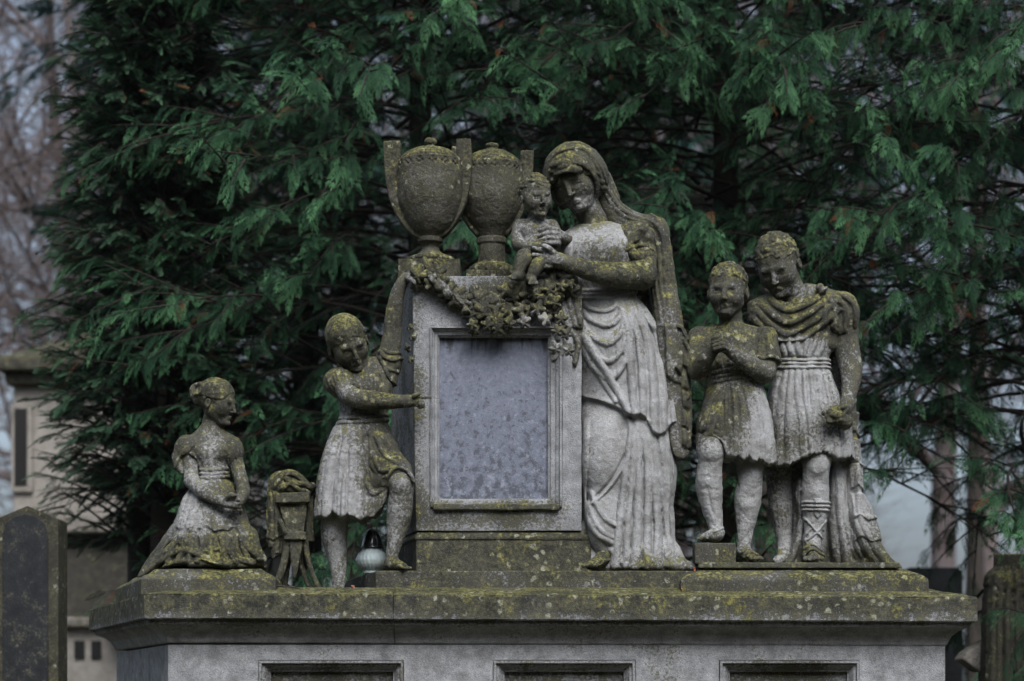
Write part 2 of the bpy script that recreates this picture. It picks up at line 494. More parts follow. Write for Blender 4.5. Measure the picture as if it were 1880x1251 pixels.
def curls(g, c, H, R, n=150, r=.07, front=-.2, lo=.22, seed=0, cap=(.37, .45, .41), k=1.5, back=True):
    """short carved curls over the skull"""
    rg = np.random.default_rng(seed)
    c = np.array(c, float)
    T = lambda x, y, z: c + H * (R @ np.array([x, y, z], float))
    g.ell(T(0, .10, -.15), np.array(cap) * H * 1.0, 1, 'u', R)
    for i in range(n):
        f = (i + .5) / n; ph = i * 2.39996; zz = 1 - f * 1.45; rr = math.sqrt(max(0, 1 - zz * zz))
        v = np.array([rr * cos(ph), rr * sin(ph), -zz])
        p = np.array([0, .10, -.15]) + v * np.array(cap) * .99
        if p[1] < .0 and p[2] > front + .04 * rg.normal(): continue
        if p[1] >= .0 and p[2] > lo: continue
        p = p + rg.normal(0, .012, 3)
        a = rg.uniform(0, pi)
        g.ell(T(*p), np.array([r * 1.35, r * .9, r * .7]) * H * rg.uniform(.75, 1.2), k, 'u', R @ rot(rg.uniform(-60, 60), 0, rg.uniform(-60, 60)))
def cutface(g, c, H, R, z=.16, w=.36, zt=-.20):
    """opens a hair cap around the face"""
    c = np.array(c, float); T = lambda x, y, z: c + H * (R @ np.array([x, y, z], float))
    g.ell(T(0, -.36, z), np.array([w * .86, .42, z - zt]) * H, H * .03, 's', R)

def fingers(g, base, tip, across, n=4, r=4.0, curl=(0, 0, 0), k=1.2, lens=(.86, 1, .95, .78)):
    """n separate bent fingers side by side: base/tip of the middle, 'across' spans the knuckles"""
    base = np.array(base, float); tip = np.array(tip, float); across = np.array(across, float); curl = np.array(curl, float)
    for i in range(n):
        o = across * ((i / (n - 1)) - .5 if n > 1 else 0); L = lens[i % 4]
        a = base + o; b = base + o * .95 + (tip - base) * L * .5 + curl * .4; c = base + o * .85 + (tip - base) * L + curl * 1.4
        g.cap(a, b, r, r * .92, k); g.cap(b, c, r * .92, r * .7, .6)
# ------------------------------------------------------------------ materials
class NT:
    def __init__(s, name):
        s.m = bpy.data.materials.new(name); s.m.use_nodes = True; s.t = s.m.node_tree; s.b = s.t.nodes['Principled BSDF']
    def n(s, typ, **kw):
        nd = s.t.nodes.new(typ)
        for k, v in kw.items():
            if k in nd.inputs.keys(): nd.inputs[k].default_value = v
            else: setattr(nd, k, v)
        return nd
    def l(s, a, b): s.t.links.new(a, b)
    def noise(s, co, scale, detail=4, rough=.6, dist=0):
        nd = s.n('ShaderNodeTexNoise', Scale=scale, Detail=detail, Roughness=rough, Distortion=dist); s.l(co, nd.inputs['Vector']); return nd.outputs[0]
    def ramp(s, fac, stops, interp='LINEAR'):
        nd = s.n('ShaderNodeValToRGB'); nd.color_ramp.interpolation = interp
        el = nd.color_ramp.elements
        while len(el) < len(stops): el.new(0.5)
        for e, (p, c) in zip(el, stops): e.position = p; e.color = (c, c, c, 1) if not hasattr(c, '__len__') else (*c[:3], 1)
        s.l(fac, nd.inputs[0]); return nd.outputs[0]
    def math(s, op, a, b=None, c=None, clamp=False):
        nd = s.n('ShaderNodeMath', operation=op, use_clamp=clamp)
        for i, v in enumerate((a, b, c)):
            if v is None: continue
            if isinstance(v, (int, float)): nd.inputs[i].default_value = v
            else: s.l(v, nd.inputs[i])
        return nd.outputs[0]
    def mix(s, f, a, b, mode='MIX'):
        nd = s.n('ShaderNodeMix', data_type='RGBA', blend_type=mode)
        for i, v in ((0, f), (6, a), (7, b)):
            if isinstance(v, (int, float)): nd.inputs[i].default_value = v
            elif isinstance(v, tuple): nd.inputs[i].default_value = (*v[:3], 1)
            else: s.l(v, nd.inputs[i])
        return nd.outputs[2]

def stone(name, add=0.0, pale=(.485, .49, .505), pale2=(.26, .255, .25), moss=1.0, lich=1.0, blue=0.0, grain=1.0, streak=0.0):
    """weathered carved stone: pale where rain washes it, black algae, green-yellow moss on tops, round lichens; 'tone' is the age painted on the carving"""
    k = NT(name)
    tc = k.n('ShaderNodeTexCoord').outputs['Object']
    geo = k.n('ShaderNodeNewGeometry')
    sep = k.n('ShaderNodeSeparateXYZ'); k.l(geo.outputs['Normal'], sep.inputs[0]); nz = sep.outputs[2]
    tone = k.n('ShaderNodeAttribute', attribute_name='tone').outputs['Fac']
    n_big = k.noise(tc, 3.2, 5, .62, .4)
    n_mid = k.noise(tc, 14, 6, .68)
    n_fine = k.noise(tc, 75, 5, .7)
    n_grit = k.noise(tc, 260, 3, .7)
    pit = k.n('ShaderNodeTexVoronoi', Scale=120.0, feature='F1'); k.l(tc, pit.inputs['Vector'])
    # pale stone
    c0 = k.mix(k.ramp(n_mid, [(.35, 0), (.68, 1)]), pale2, pale)
    c0 = k.mix(k.ramp(n_grit, [(.30, .0), (.75, 1)]), k.mix(1.0, c0, (.48, .47, .46), 'MULTIPLY'), c0)
    # age
    t = k.math('ADD', tone, add)
    t = k.math('ADD', t, k.math('MULTIPLY', k.math('SUBTRACT', n_big, .5), 1.3))
    t = k.math('ADD', t, k.math('MULTIPLY', k.math('SUBTRACT', n_mid, .5), 1.5))
    t = k.math('ADD', t, k.math('MULTIPLY', k.math('SUBTRACT', n_fine, .5), 2.0))
    if streak:
        mp = k.n('ShaderNodeMapping'); mp.inputs['Scale'].default_value = (1, 1, .08); k.l(tc, mp.inputs[0])
        t = k.math('ADD', t, k.math('MULTIPLY', k.math('SUBTRACT', k.noise(mp.outputs[0], 9, 4, .6), .5), streak))
    age = k.ramp(t, [(.32, 0), (.70, 1)])
    dark = k.mix(k.ramp(k.math('ADD', k.math('MULTIPLY', n_fine, .55), k.math('MULTIPLY', n_mid, .45)), [(.42, 0), (.62, 1)]), (.009, .009, .007), (.092, .086, .060))
    c1 = k.mix(k.math('MULTIPLY', age, .93), c0, dark)
    # moss film, likes tops
    up = k.math('ADD', k.math('MULTIPLY', nz, .55), k.math('MULTIPLY', k.math('SUBTRACT', n_mid, .5), 1.6))
    up = k.math('ADD', up, k.math('MULTIPLY', k.math('SUBTRACT', t, .5), .32))
    up = k.math('ADD', up, k.math('MULTIPLY', k.math('SUBTRACT', k.noise(tc, 4.6, 3, .6, .3), .5), 1.5))
    mo = k.ramp(up, [(.36, 0), (.62, 1)])
    mcol = k.mix(k.ramp(k.math('ADD', n_fine, k.math('MULTIPLY', n_mid, .5)), [(.70, 0), (.98, 1)]), (.016, .017, .007), (.29, .27, .085))
    c2 = k.mix(k.math('MULTIPLY', mo, .66 * moss), c1, mcol)
    # general green-brown cast on aged parts
    c2 = k.mix(k.math('MULTIPLY', k.ramp(k.math('MULTIPLY', k.noise(tc, 6, 4, .6), t), [(.26, 0), (.6, 1)]), .40 * moss), c2, k.mix(1.0, c2, (.88, .88, .55), 'MULTIPLY'))
    # lichens
    vo = k.n('ShaderNodeTexVoronoi', Scale=24.0, feature='F1', Randomness=1.0)
    ds = k.n('ShaderNodeVectorMath', operation='ADD'); k.l(tc, ds.inputs[0])
    nv = k.n('ShaderNodeTexNoise', Scale=45.0, Detail=3.0); k.l(tc, nv.inputs['Vector'])
    sc_ = k.n('ShaderNodeVectorMath', operation='SCALE'); k.l(nv.outputs['Color'], sc_.inputs[0]); sc_.inputs['Scale'].default_value = .03
    k.l(sc_.outputs[0], ds.inputs[1]); k.l(ds.outputs[0], vo.inputs['Vector'])
    msk = k.math('MULTIPLY', k.ramp(vo.outputs['Distance'], [(.22, 1), (.36, 0)]), k.ramp(k.math('ADD', k.noise(tc, 5.5, 3, .6), k.math('MULTIPLY', t, .22)), [(.68, 0), (.76, 1)]))
    vc = k.n('ShaderNodeSeparateColor'); k.l(vo.outputs['Color'], vc.inputs[0])
    msk = k.math('MULTIPLY', msk, k.ramp(vc.outputs[0], [(.35, 0), (.45, 1)]))
    msk = k.math('MULTIPLY', msk, k.ramp(n_fine, [(.38, .2), (.6, 1)]))
    c3 = k.mix(k.math('MULTIPLY', msk, .85 * lich), c2, k.mix(vc.outputs[1], (.26, .245, .12), (.33, .33, .27)))
    if blue: c3 = k.mix(blue, c3, (.16, .18, .26))
    k.l(c3, k.b.inputs['Base Color'])
    k.b.inputs['Roughness'].default_value = .88
    k.b.inputs['Specular IOR Level'].default_value = .25
    h = k.math('ADD', k.math('MULTIPLY', n_fine, .9), k.math('MULTIPLY', n_grit, .45))
    h = k.math('ADD', h, k.math('MULTIPLY', k.ramp(pit.outputs['Distance'], [(.0, 0), (.5, 1)]), .35))
    h = k.math('ADD', h, k.math('MULTIPLY', mo, .3))
    bp = k.n('ShaderNodeBump', Strength=.75, Distance=.006 * grain); k.l(h, bp.inputs['Height']); k.l(bp.outputs[0], k.b.inputs['Normal'])
    return k.m

M = {}
M['statue'] = stone('carved_stone', .14)
M['pedestal'] = stone('pedestal_stone', 0.05, pale=(.46, .47, .495), pale2=(.22, .222, .232), streak=.5)
M['urn'] = stone('urn_stone', .22, pale=(.26, .25, .22), pale2=(.13, .12, .10))
def simple(name, col, rough=.8, col2=None, scale=8, spec=.3, bump=0.0):
    k = NT(name); tc = k.n('ShaderNodeTexCoord').outputs['Object']
    if col2: k.l(k.mix(k.ramp(k.noise(tc, scale, 5, .65), [(.35, 0), (.65, 1)]), col, col2), k.b.inputs['Base Color'])
    else: k.b.inputs['Base Color'].default_value = (*col, 1)
    k.b.inputs['Roughness'].default_value = rough; k.b.inputs['Specular IOR Level'].default_value = spec
    if bump:
        bp = k.n('ShaderNodeBump', Strength=.6, Distance=bump); k.l(k.noise(tc, scale * 4, 4, .6), bp.inputs['Height']); k.l(bp.outputs[0], k.b.inputs['Normal'])
    return k.m
# ------------------------------------------------------------------ pedestal
H0 = 2.139          # flat top of the pedestal
HS = 2.217          # top of the centre step
HB = 2.256          # top of the boys' slab

def inset(P, s):
    """mitred inward offset of a closed plan polygon (ccw)"""
    n = len(P); out = []
    for i in range(n):
        a, b, c = Vector(P[i - 1]), Vector(P[i]), Vector(P[(i + 1) % n])
        d1 = (b - a).normalized(); d2 = (c - b).normalized()
        n1 = Vector((-d1.y, d1.x)); n2 = Vector((-d2.y, d2.x))
        m = (n1 + n2); m = m / m.dot(n1)
        out.append(b + m * s)
    return out

def stack(P, prof, mb=None, cap=True):
    """rings of the plan P at (setback, height) joined into a closed solid"""
    mb = mb or MB(); n = len(P); vs = []
    for s, z in prof:
        q = inset(P, s) if abs(s) > 1e-6 else [Vector(p) for p in P]
        vs += [(v.x, v.y, z(v) if callable(z) else z) for v in q]
    fs = []
    for k in range(len(prof) - 1):
        for i in range(n):
            j = (i + 1) % n; fs.append((k * n + i, k * n + j, (k + 1) * n + j, (k + 1) * n + i))
    if cap: fs.append(tuple(range(n))[::-1]); fs.append(tuple((len(prof) - 1) * n + i for i in range(n)))
    return mb.add(vs, fs)

def tone_obj(o, base, spots=(), streaks=0.0):
    """age per vertex from world-placed blotches (x, z, rx, rz, v)"""
    me = o.data; n = len(me.vertices); co = np.empty(n * 3, np.float32); me.vertices.foreach_get('co', co); co = co.reshape(-1, 3).astype(float)
    p = o; 
    while p is not None: co += np.array(p.location); p = p.parent
    tv = np.full(n, float(base))
    for (x, z, rx, rz, v) in spots: tv += v * np.exp(-((co[:, 0] - x) / rx)**2 - ((co[:, 2] - z) / rz)**2)
    a = me.attributes.new('tone', 'FLOAT', 'POINT'); a.data.foreach_set('value', np.clip(tv, -.3, 1.1).astype(np.float32)); return o

def make_monument():
    mp = M['pedestal']
    root = thing('monument_pedestal', 'massive grey stone pedestal with mossy cornice and recessed panels under the statues', 'pedestal', (0.1, .9, 0))
    x1 = (1795 - 940) / 400
    P = [(-1.6875, 0), (x1, 0), (x1, 1.9), (-2.301, 1.85)]
    tilt = lambda h: (lambda v: h + .008 - (v.x + 1.7) * .0042)
    # cornice in two blocks with a joint at column 722
    xj = (722 - 940) / 400
    zt, zb = 2.0925, 1.975
    prof = [(.125, 1.868), (.118, 1.876), (.112, 1.890), (.098, 1.915), (.072, 1.937), (.045, 1.950), (.028, 1.956), (.026, zb), (.0, zb + .003), (.0, zt - .004), (.004, zt), (.22, H0), (.8, H0 + .001)]
    for nm, lim in (('cornice', (None, xj - .0012)), ('cornice', (xj + .0012, None))):
        mb = MB()
        stack(P, [(s, tilt(z) if z < 2.1 else z) for s, z in prof], mb)
        o = mb.build('tmp', mp)
        import bmesh
        bm = bmesh.new(); bm.from_mesh(o.data)
        for lo, sg in ((lim[0], -1), (lim[1], 1)):
            if lo is None: continue
            r = bmesh.ops.bisect_plane(bm, geom=bm.verts[:] + bm.edges[:] + bm.faces[:], plane_co=(lo, 0, 0), plane_no=(sg, 0, 0), clear_outer=True)
            bmesh.ops.holes_fill(bm, edges=[e for e in bm.edges if e.is_boundary])
        for _ in range(7):
            es = [e for e in bm.edges if e.calc_length() > .07]
            if not es: break
            bmesh.ops.subdivide_edges(bm, edges=es, cuts=1, use_grid_fill=True)
        sharp = [e for e in bm.edges if len(e.link_faces) == 2 and e.calc_face_angle(0) > .5]
        bmesh.ops.bevel(bm, geom=sharp, offset=.004, segments=2, affect='EDGES')
        bmesh.ops.triangulate(bm, faces=[f for f in bm.faces if len(f.verts) > 4])
        co = np.array([v.co[:] for v in bm.verts]); nn = vnoise(co / .09, 3) * .0016 + vnoise(co / .025, 5) * .0014 - np.clip(vnoise(co / .045, 8) - .5, 0, 1) * .008
        for v, a in zip(bm.verts, nn): v.co += v.normal * float(a)
        for v in bm.verts: v.co -= root.location
        bm.to_mesh(o.data); bm.free()
        o.parent = root; o.name = 'cornice'
        z = lambda pz: 1.6 + (1290 - pz) / 400
        tone_obj(o, .1, [(x * .35, 2.08, .28, .085, .85) for x in range(-8, 9)] + [(x * .3, 1.97, .2, .02, .15) for x in range(-7, 9)] + [(-1.35, 2.0, .25, .06, .15), (1.4, 1.90, .5, .05, -.05)])
    # wall with three sunk panels; below the cornice fillet
    d = .135; S = scl(d)
    wx = lambda px: (px - W0) * S; wz = lambda pz: EYE + (HZ - pz) * S
    pan = [(475, 742), (905, 1167), (1320, 1578)]
    xs = [(-1.6875 + .125 * .9)] + [wx(v) for p in pan for v in p] + [x1 - .125]
    zs = [0.0, .75, wz(1212), 1.868]
    Pi = inset(P, .125)
    xs[0] = Pi[0].x + .0; yw = Pi[0].y
    mb = MB()
    def gx(i): return xs[i]
    V = {}
    def v(x, y, z):
        key = (round(x, 5), round(y, 5), round(z, 5))
        if key not in V: V[key] = len(mb.v); mb.v.append(key)
        return V[key]
    for i in range(len(xs) - 1):
        for k in range(3):
            if k == 1 and i in (1, 3, 5): 
                a, b, c, e = xs[i], xs[i + 1], zs[1], zs[2]; y2 = yw + .075
                for (p, q) in (((a, c), (b, c)), ((b, c), (b, e)), ((b, e), (a, e)), ((a, e), (a, c))):
                    mb.f.append([v(p[0], yw, p[1]), v(q[0], yw, q[1]), v(q[0], y2, q[1]), v(p[0], y2, p[1])])
                mb.f.append([v(a, y2, c), v(b, y2, c), v(b, y2, e), v(a, y2, e)])
                continue
            mb.f.append([v(xs[i], yw, zs[k]), v(xs[i + 1], yw, zs[k]), v(xs[i + 1], yw, zs[k + 1]), v(xs[i], yw, zs[k + 1])])
    for k in range(3):
        for a, b in ((Pi[1], Pi[2]), (Pi[2], Pi[3]), (Pi[3], Pi[0])):
            mb.f.append([v(a.x, a.y, zs[k]), v(b.x, b.y, zs[k]), v(b.x, b.y, zs[k + 1]), v(a.x, a.y, zs[k + 1])])
    o = mb.build('wall', mp, root, sub=.09)
    tone_obj(o, -.06, [(-1.25, 1.80, .2, .08, .1), (.72, 1.70, .14, .3, .45), (.35, 1.86, .7, .03, .3), (-.9, 1.86, .6, .02, .25), (1.15, 1.75, .12, .2, .2), (-1.62, 1.7, .04, .3, .2)])
    # mouldings of the panels
    for a, b in pan:
        mb = MB(); fr = [(wx(a + 1), wz(1213)), (wx(b - 1), wz(1213))]
        X0, X1, Zt = wx(a) + .003, wx(b) - .003, wz(1212) - .003
        rings = [(0, yw - .012), (.012, yw - .012), (.014, yw + .004), (.026, yw + .006), (.045, yw + .035), (.050, yw + .035), (.052, yw + .066)]
        n = len(rings); vs = []
        for o_, y in rings: vs += [(X0 + o_, y, .753 + o_), (X1 - o_, y, .753 + o_), (X1 - o_, y, Zt - o_), (X0 + o_, y, Zt - o_)]
        fs = []
        for k in range(n - 1):
            for i in range(4): fs.append((k * 4 + i, k * 4 + (i + 1) % 4, (k + 1) * 4 + (i + 1) % 4, (k + 1) * 4 + i))
        vs += [(X0, yw + .066, .753), (X1, yw + .066, .753), (X1, yw + .066, Zt), (X0, yw + .066, Zt)]
        for i in range(4): fs.append((i, (i + 1) % 4, n * 4 + (i + 1) % 4, n * 4 + i)); fs.append(((n - 1) * 4 + i, (n - 1) * 4 + (i + 1) % 4, n * 4 + (i + 1) % 4, n * 4 + i))
        mb.add(vs, fs)
        o = mb.build('panel_frame', mp, root, sub=.1); tone_obj(o, .35)
        o = MB().box(X0 + .05, X1 - .05, yw + .060, yw + .072, .79, Zt - .05).build('panel', mp, root, sub=.1); tone_obj(o, .55)
    # block below the stele
    def plat(name, label, cat, px0, px1, d0, pxb, db, hb, ht, prof=None, tone=.75, bev=.006, bk=1.35):
        r = thing(name, label, cat, (((px0 + px1) / 2 - W0) * scl(d0), (d0 + bk) / 2, hb))
        X0 = (px0 - W0) * scl(d0); X1 = (px1 - W0) * scl(d0); XB = (pxb - W0) * scl(db); XB = X0 + (XB - X0) * (bk - d0) / (db - d0)
        PP = [(X0, d0), (X1, d0), (X1, bk), (XB, bk)]
        mb = stack(PP, prof or [(0, hb), (0, ht)])
        o = mb.build('block', M['statue'], r, bevel=bev, sub=.06, rough=.0022)
        tone_obj(o, tone); return r
    plat('centre_step', 'long mossy stone step under the stele and the mother, flat on the pedestal', 'step', 690, 1288, .22, 635, 1.045, H0 - .02, HS, tone=.8)
    plat('moulded_plinth', 'low mossy moulded base under the two boys, with a sloping upper edge', 'base', 1250, 1705, .13, 1240, 1.0, H0 - .045, 0, prof=[(0, H0 - .045), (0, H0 + .030), (.008, H0 + .042), (.03, H0 + .058), (.06, H0 + .070), (.095, H0 + .086), (.105, H0 + .090)], tone=.8, bk=1.25)
    plat('upper_slab', 'thin mossy stone slab directly under the feet of the two boys', 'slab', 1282, 1652, .20, 1275, 1.0, H0 + .0905, HB, tone=.85, bk=1.15)
    plat('foot_block', 'small dark square stone block under the raised foot of the praying boy', 'block', 1276, 1351, .30, 1270, .7, HB + .0005, HB + .098, tone=.7, bk=.62)
    plat('rough_plinth', 'low rough lichen-spotted stone base under the kneeling girl', 'base', 258, 506, .13, 215, 1.0, H0 - .04, 0, prof=[(0, H0 - .04), (0, H0 + .035), (.015, H0 + .05), (.06, H0 + .07), (.075, H0 + .086)], tone=.78, bk=1.1)

# ------------------------------------------------------------------ stele with the tablet
def make_stele():
    d0 = .36; S = scl(d0); wx = lambda px: (px - W0) * S; wz = lambda pz: EYE + (HZ - pz) * S
    root = thing('memorial_stele', 'upright grey stone stele with a framed blank tablet, under the two urns', 'stele', (wx(912), .8, HS))
    mp = M['pedestal']; zb = HS
    bk = 1.12; XB = (714 - W0) * scl(1.1)
    zc = [zb + .0005, wz(992), wz(976), wz(940), wz(505)]
    # body with a sunk field
    xl = lambda z: wx(757 + 8 * (wz(505) - z) / (wz(505) - zb)); xr = wx(1068)
    fx0, fx1, fz0, fz1 = wx(790), wx(1032), wz(932), wz(600)
    xs = [None, fx0, fx1, xr]; zs = [wz(975), fz0, fz1, wz(507)]
    mb = MB(); V = {}
    def v(x, y, z):
        key = (round(x, 5), round(y, 5), round(z, 5))
        if key not in V: V[key] = len(mb.v); mb.v.append(key)
        return V[key]
    X = lambda i, z: xl(z) if i == 0 else xs[i]
    for i in range(3):
        for k in range(3):
            if i == 1 and k == 1: continue
            mb.f.append([v(X(i, zs[k]), d0, zs[k]), v(X(i + 1, zs[k]), d0, zs[k]), v(X(i + 1, zs[k + 1]), d0, zs[k + 1]), v(X(i, zs[k + 1]), d0, zs[k + 1])])
    y2 = d0 + .09
    for p, q in (((fx0, fz0), (fx1, fz0)), ((fx1, fz0), (fx1, fz1)), ((fx1, fz1), (fx0, fz1)), ((fx0, fz1), (fx0, fz0))):
        mb.f.append([v(p[0], d0, p[1]), v(q[0], d0, q[1]), v(q[0], y2, q[1]), v(p[0], y2, p[1])])
    mb.f.append([v(fx0, y2, fz0), v(fx1, y2, fz0), v(fx1, y2, fz1), v(fx0, y2, fz1)])
    for k in range(3):
        mb.f.append([v(xl(zs[k]), d0, zs[k]), v(xl(zs[k + 1]), d0, zs[k + 1]), v(XB + .01, bk, zs[k + 1]), v(XB + .01, bk, zs[k])])
        mb.f.append([v(xr, d0, zs[k]), v(xr, d0, zs[k + 1]), v(xr, bk, zs[k + 1]), v(xr, bk, zs[k])])
        mb.f.append([v(XB + .01, bk, zs[k]), v(xr, bk, zs[k]), v(xr, bk, zs[k + 1]), v(XB + .01, bk, zs[k + 1])])
    mb.f.append([v(xl(zs[3]), d0, zs[3]), v(fx0, d0, zs[3]), v(fx1, d0, zs[3]), v(xr, d0, zs[3]), v(xr, bk, zs[3]), v(XB + .01, bk, zs[3])])
    mb.f.append([v(xl(zs[0]), d0, zs[0]), v(fx0, d0, zs[0]), v(fx1, d0, zs[0]), v(xr, d0, zs[0]), v(xr, bk, zs[0]), v(XB + .01, bk, zs[0])])
    o = mb.build('shaft', mp, root, bevel=.005, sub=.05, rough=.002)
    tone_obj(o, .14, [(wx(772), wz(540), .10, .10, .15), (wx(900), wz(545), .22, .12, .75), (wx(770), wz(760), .045, .5, .3), (wx(760), wz(940), .1, .1, .35), (wx(900), wz(955), .35, .06, .55), (wx(1045), wz(800), .05, .3, -.15), (wx(716), wz(800), .09, .6, .45)])
    # plinth
    PP = [(wx(764), d0 + .005), (wx(1085), d0 + .005), (wx(1085), bk + .01), (XB, bk + .01)]
    mb = stack(PP, [(0, zb + .0005), (0, wz(992)), (-.006, wz(990)), (-.006, wz(986)), (.004, wz(978)), (.012, wz(975) - .001)])
    o = mb.build('plinth', M['statue'], root, bevel=.004, sub=.05, rough=.0025); tone_obj(o, .95, [(wx(1060), wz(1010), .05, .1, -.35)])
    # moulded frame
    X0, X1, Z0, Z1 = fx0 + .001, fx1 - .001, fz0 + .001, fz1 - .001
    ix0, ix1, iz0, iz1 = wx(806), wx(1006), wz(915), wz(618)
    rings = [(0, d0 - .014), (.15, d0 - .016), (.22, d0 - .002), (.38, d0 + .002), (.5, d0 + .012), (.78, d0 + .014), (.86, d0 + .024), (1.0, d0 + .03), (1.0, d0 + .075)]
    n = len(rings); vs = []; fs = []
    for t, y in rings: 
        a, b, c, e = X0 + (ix0 - X0) * t, X1 + (ix1 - X1) * t, Z0 + (iz0 - Z0) * t, Z1 + (iz1 - Z1) * t
        vs += [(a, y, c), (b, y, c), (b, y, e), (a, y, e)]
    for k in range(n - 1):
        for i in range(4): fs.append((k * 4 + i, k * 4 + (i + 1) % 4, (k + 1) * 4 + (i + 1) % 4, (k + 1) * 4 + i))
    vs += [(X0, d0 + .075, Z0), (X1, d0 + .075, Z0), (X1, d0 + .075, Z1), (X0, d0 + .075, Z1)]
    for i in range(4): fs.append((i, (i + 1) % 4, n * 4 + (i + 1) % 4, n * 4 + i)); fs.append(((n - 1) * 4 + i, (n - 1) * 4 + (i + 1) % 4, n * 4 + (i + 1) % 4, n * 4 + i))
    mb = MB(); mb.add(vs, fs)
    o = mb.build('tablet_frame', mp, root, sub=.04, rough=.0016)
    tone_obj(o, .15, [(wx(900), fz0, .5, .03, .6), (wx(1020), wz(850), .03, .2, -.1), (wx(900), fz1, .4, .02, .3)])
    # sill under the tablet
    o = MB().box(wx(796), wx(1026), d0 - .024, d0 + .02, fz0 - .012, fz0 + .014).build('sill', mp, root, bevel=.006, sub=.04, rough=.003); tone_obj(o, .75)
    # tablet
    k = NT('tablet_slate')
    tc = k.n('ShaderNodeTexCoord').outputs['Object']
    sx = k.n('ShaderNodeSeparateXYZ'); k.l(tc, sx.inputs[0])
    n1 = k.noise(tc, 22, 7, .75, .3); n2 = k.noise(tc, 42, 5, .7); n3 = k.noise(tc, 160, 3, .7)
    base = k.mix(k.ramp(n2, [(.3, 0), (.7, 1)]), (.095, .103, .140), (.18, .192, .245))
    low = k.math('MULTIPLY', k.math('SUBTRACT', .02, sx.outputs[2]), 1.1)
    f = k.math('ADD', k.math('ADD', n1, k.math('MULTIPLY', n2, .45)), k.math('MULTIPLY', low, .20))
    base = k.mix(k.ramp(f, [(.74, 0), (.86, .8)]), base, (.042, .046, .058))
    f2 = k.math('ADD', k.math('ADD', k.noise(tc, 30, 6, .75), k.math('MULTIPLY', n3, .3)), k.math('MULTIPLY', low, .10))
    base = k.mix(k.ramp(f2, [(.72, 0), (.82, .5)]), base, (.30, .315, .37))
    mp2 = k.n('ShaderNodeMapping'); mp2.inputs['Scale'].default_value = (1, 1, .12); k.l(tc, mp2.inputs[0])
    dr = k.math('ADD', k.noise(mp2.outputs[0], 26, 4, .6), k.math('MULTIPLY', k.math('SUBTRACT', sx.outputs[2], .34), 2.6))
    base = k.mix(k.ramp(dr, [(.50, 0), (.66, .9)]), base, (.03, .031, .034))
    k.l(base, k.b.inputs['Base Color']); k.b.inputs['Roughness'].default_value = .55; k.b.inputs['Specular IOR Level'].default_value = .3
    bp = k.n('ShaderNodeBump', Strength=.5, Distance=.003); k.l(k.math('ADD', n2, n3), bp.inputs['Height']); k.l(bp.outputs[0], k.b.inputs['Normal'])
    c = ((ix0 + ix1) / 2, d0 + .055, (iz0 + iz1) / 2)
    mb = MB().box(ix0 - .004, ix1 + .004, d0 + .05, d0 + .062, iz0 - .004, iz1 + .004)
    o = mb.build('tablet', k.m, root, loc=tuple(c[i] - root.location[i] for i in range(3)))

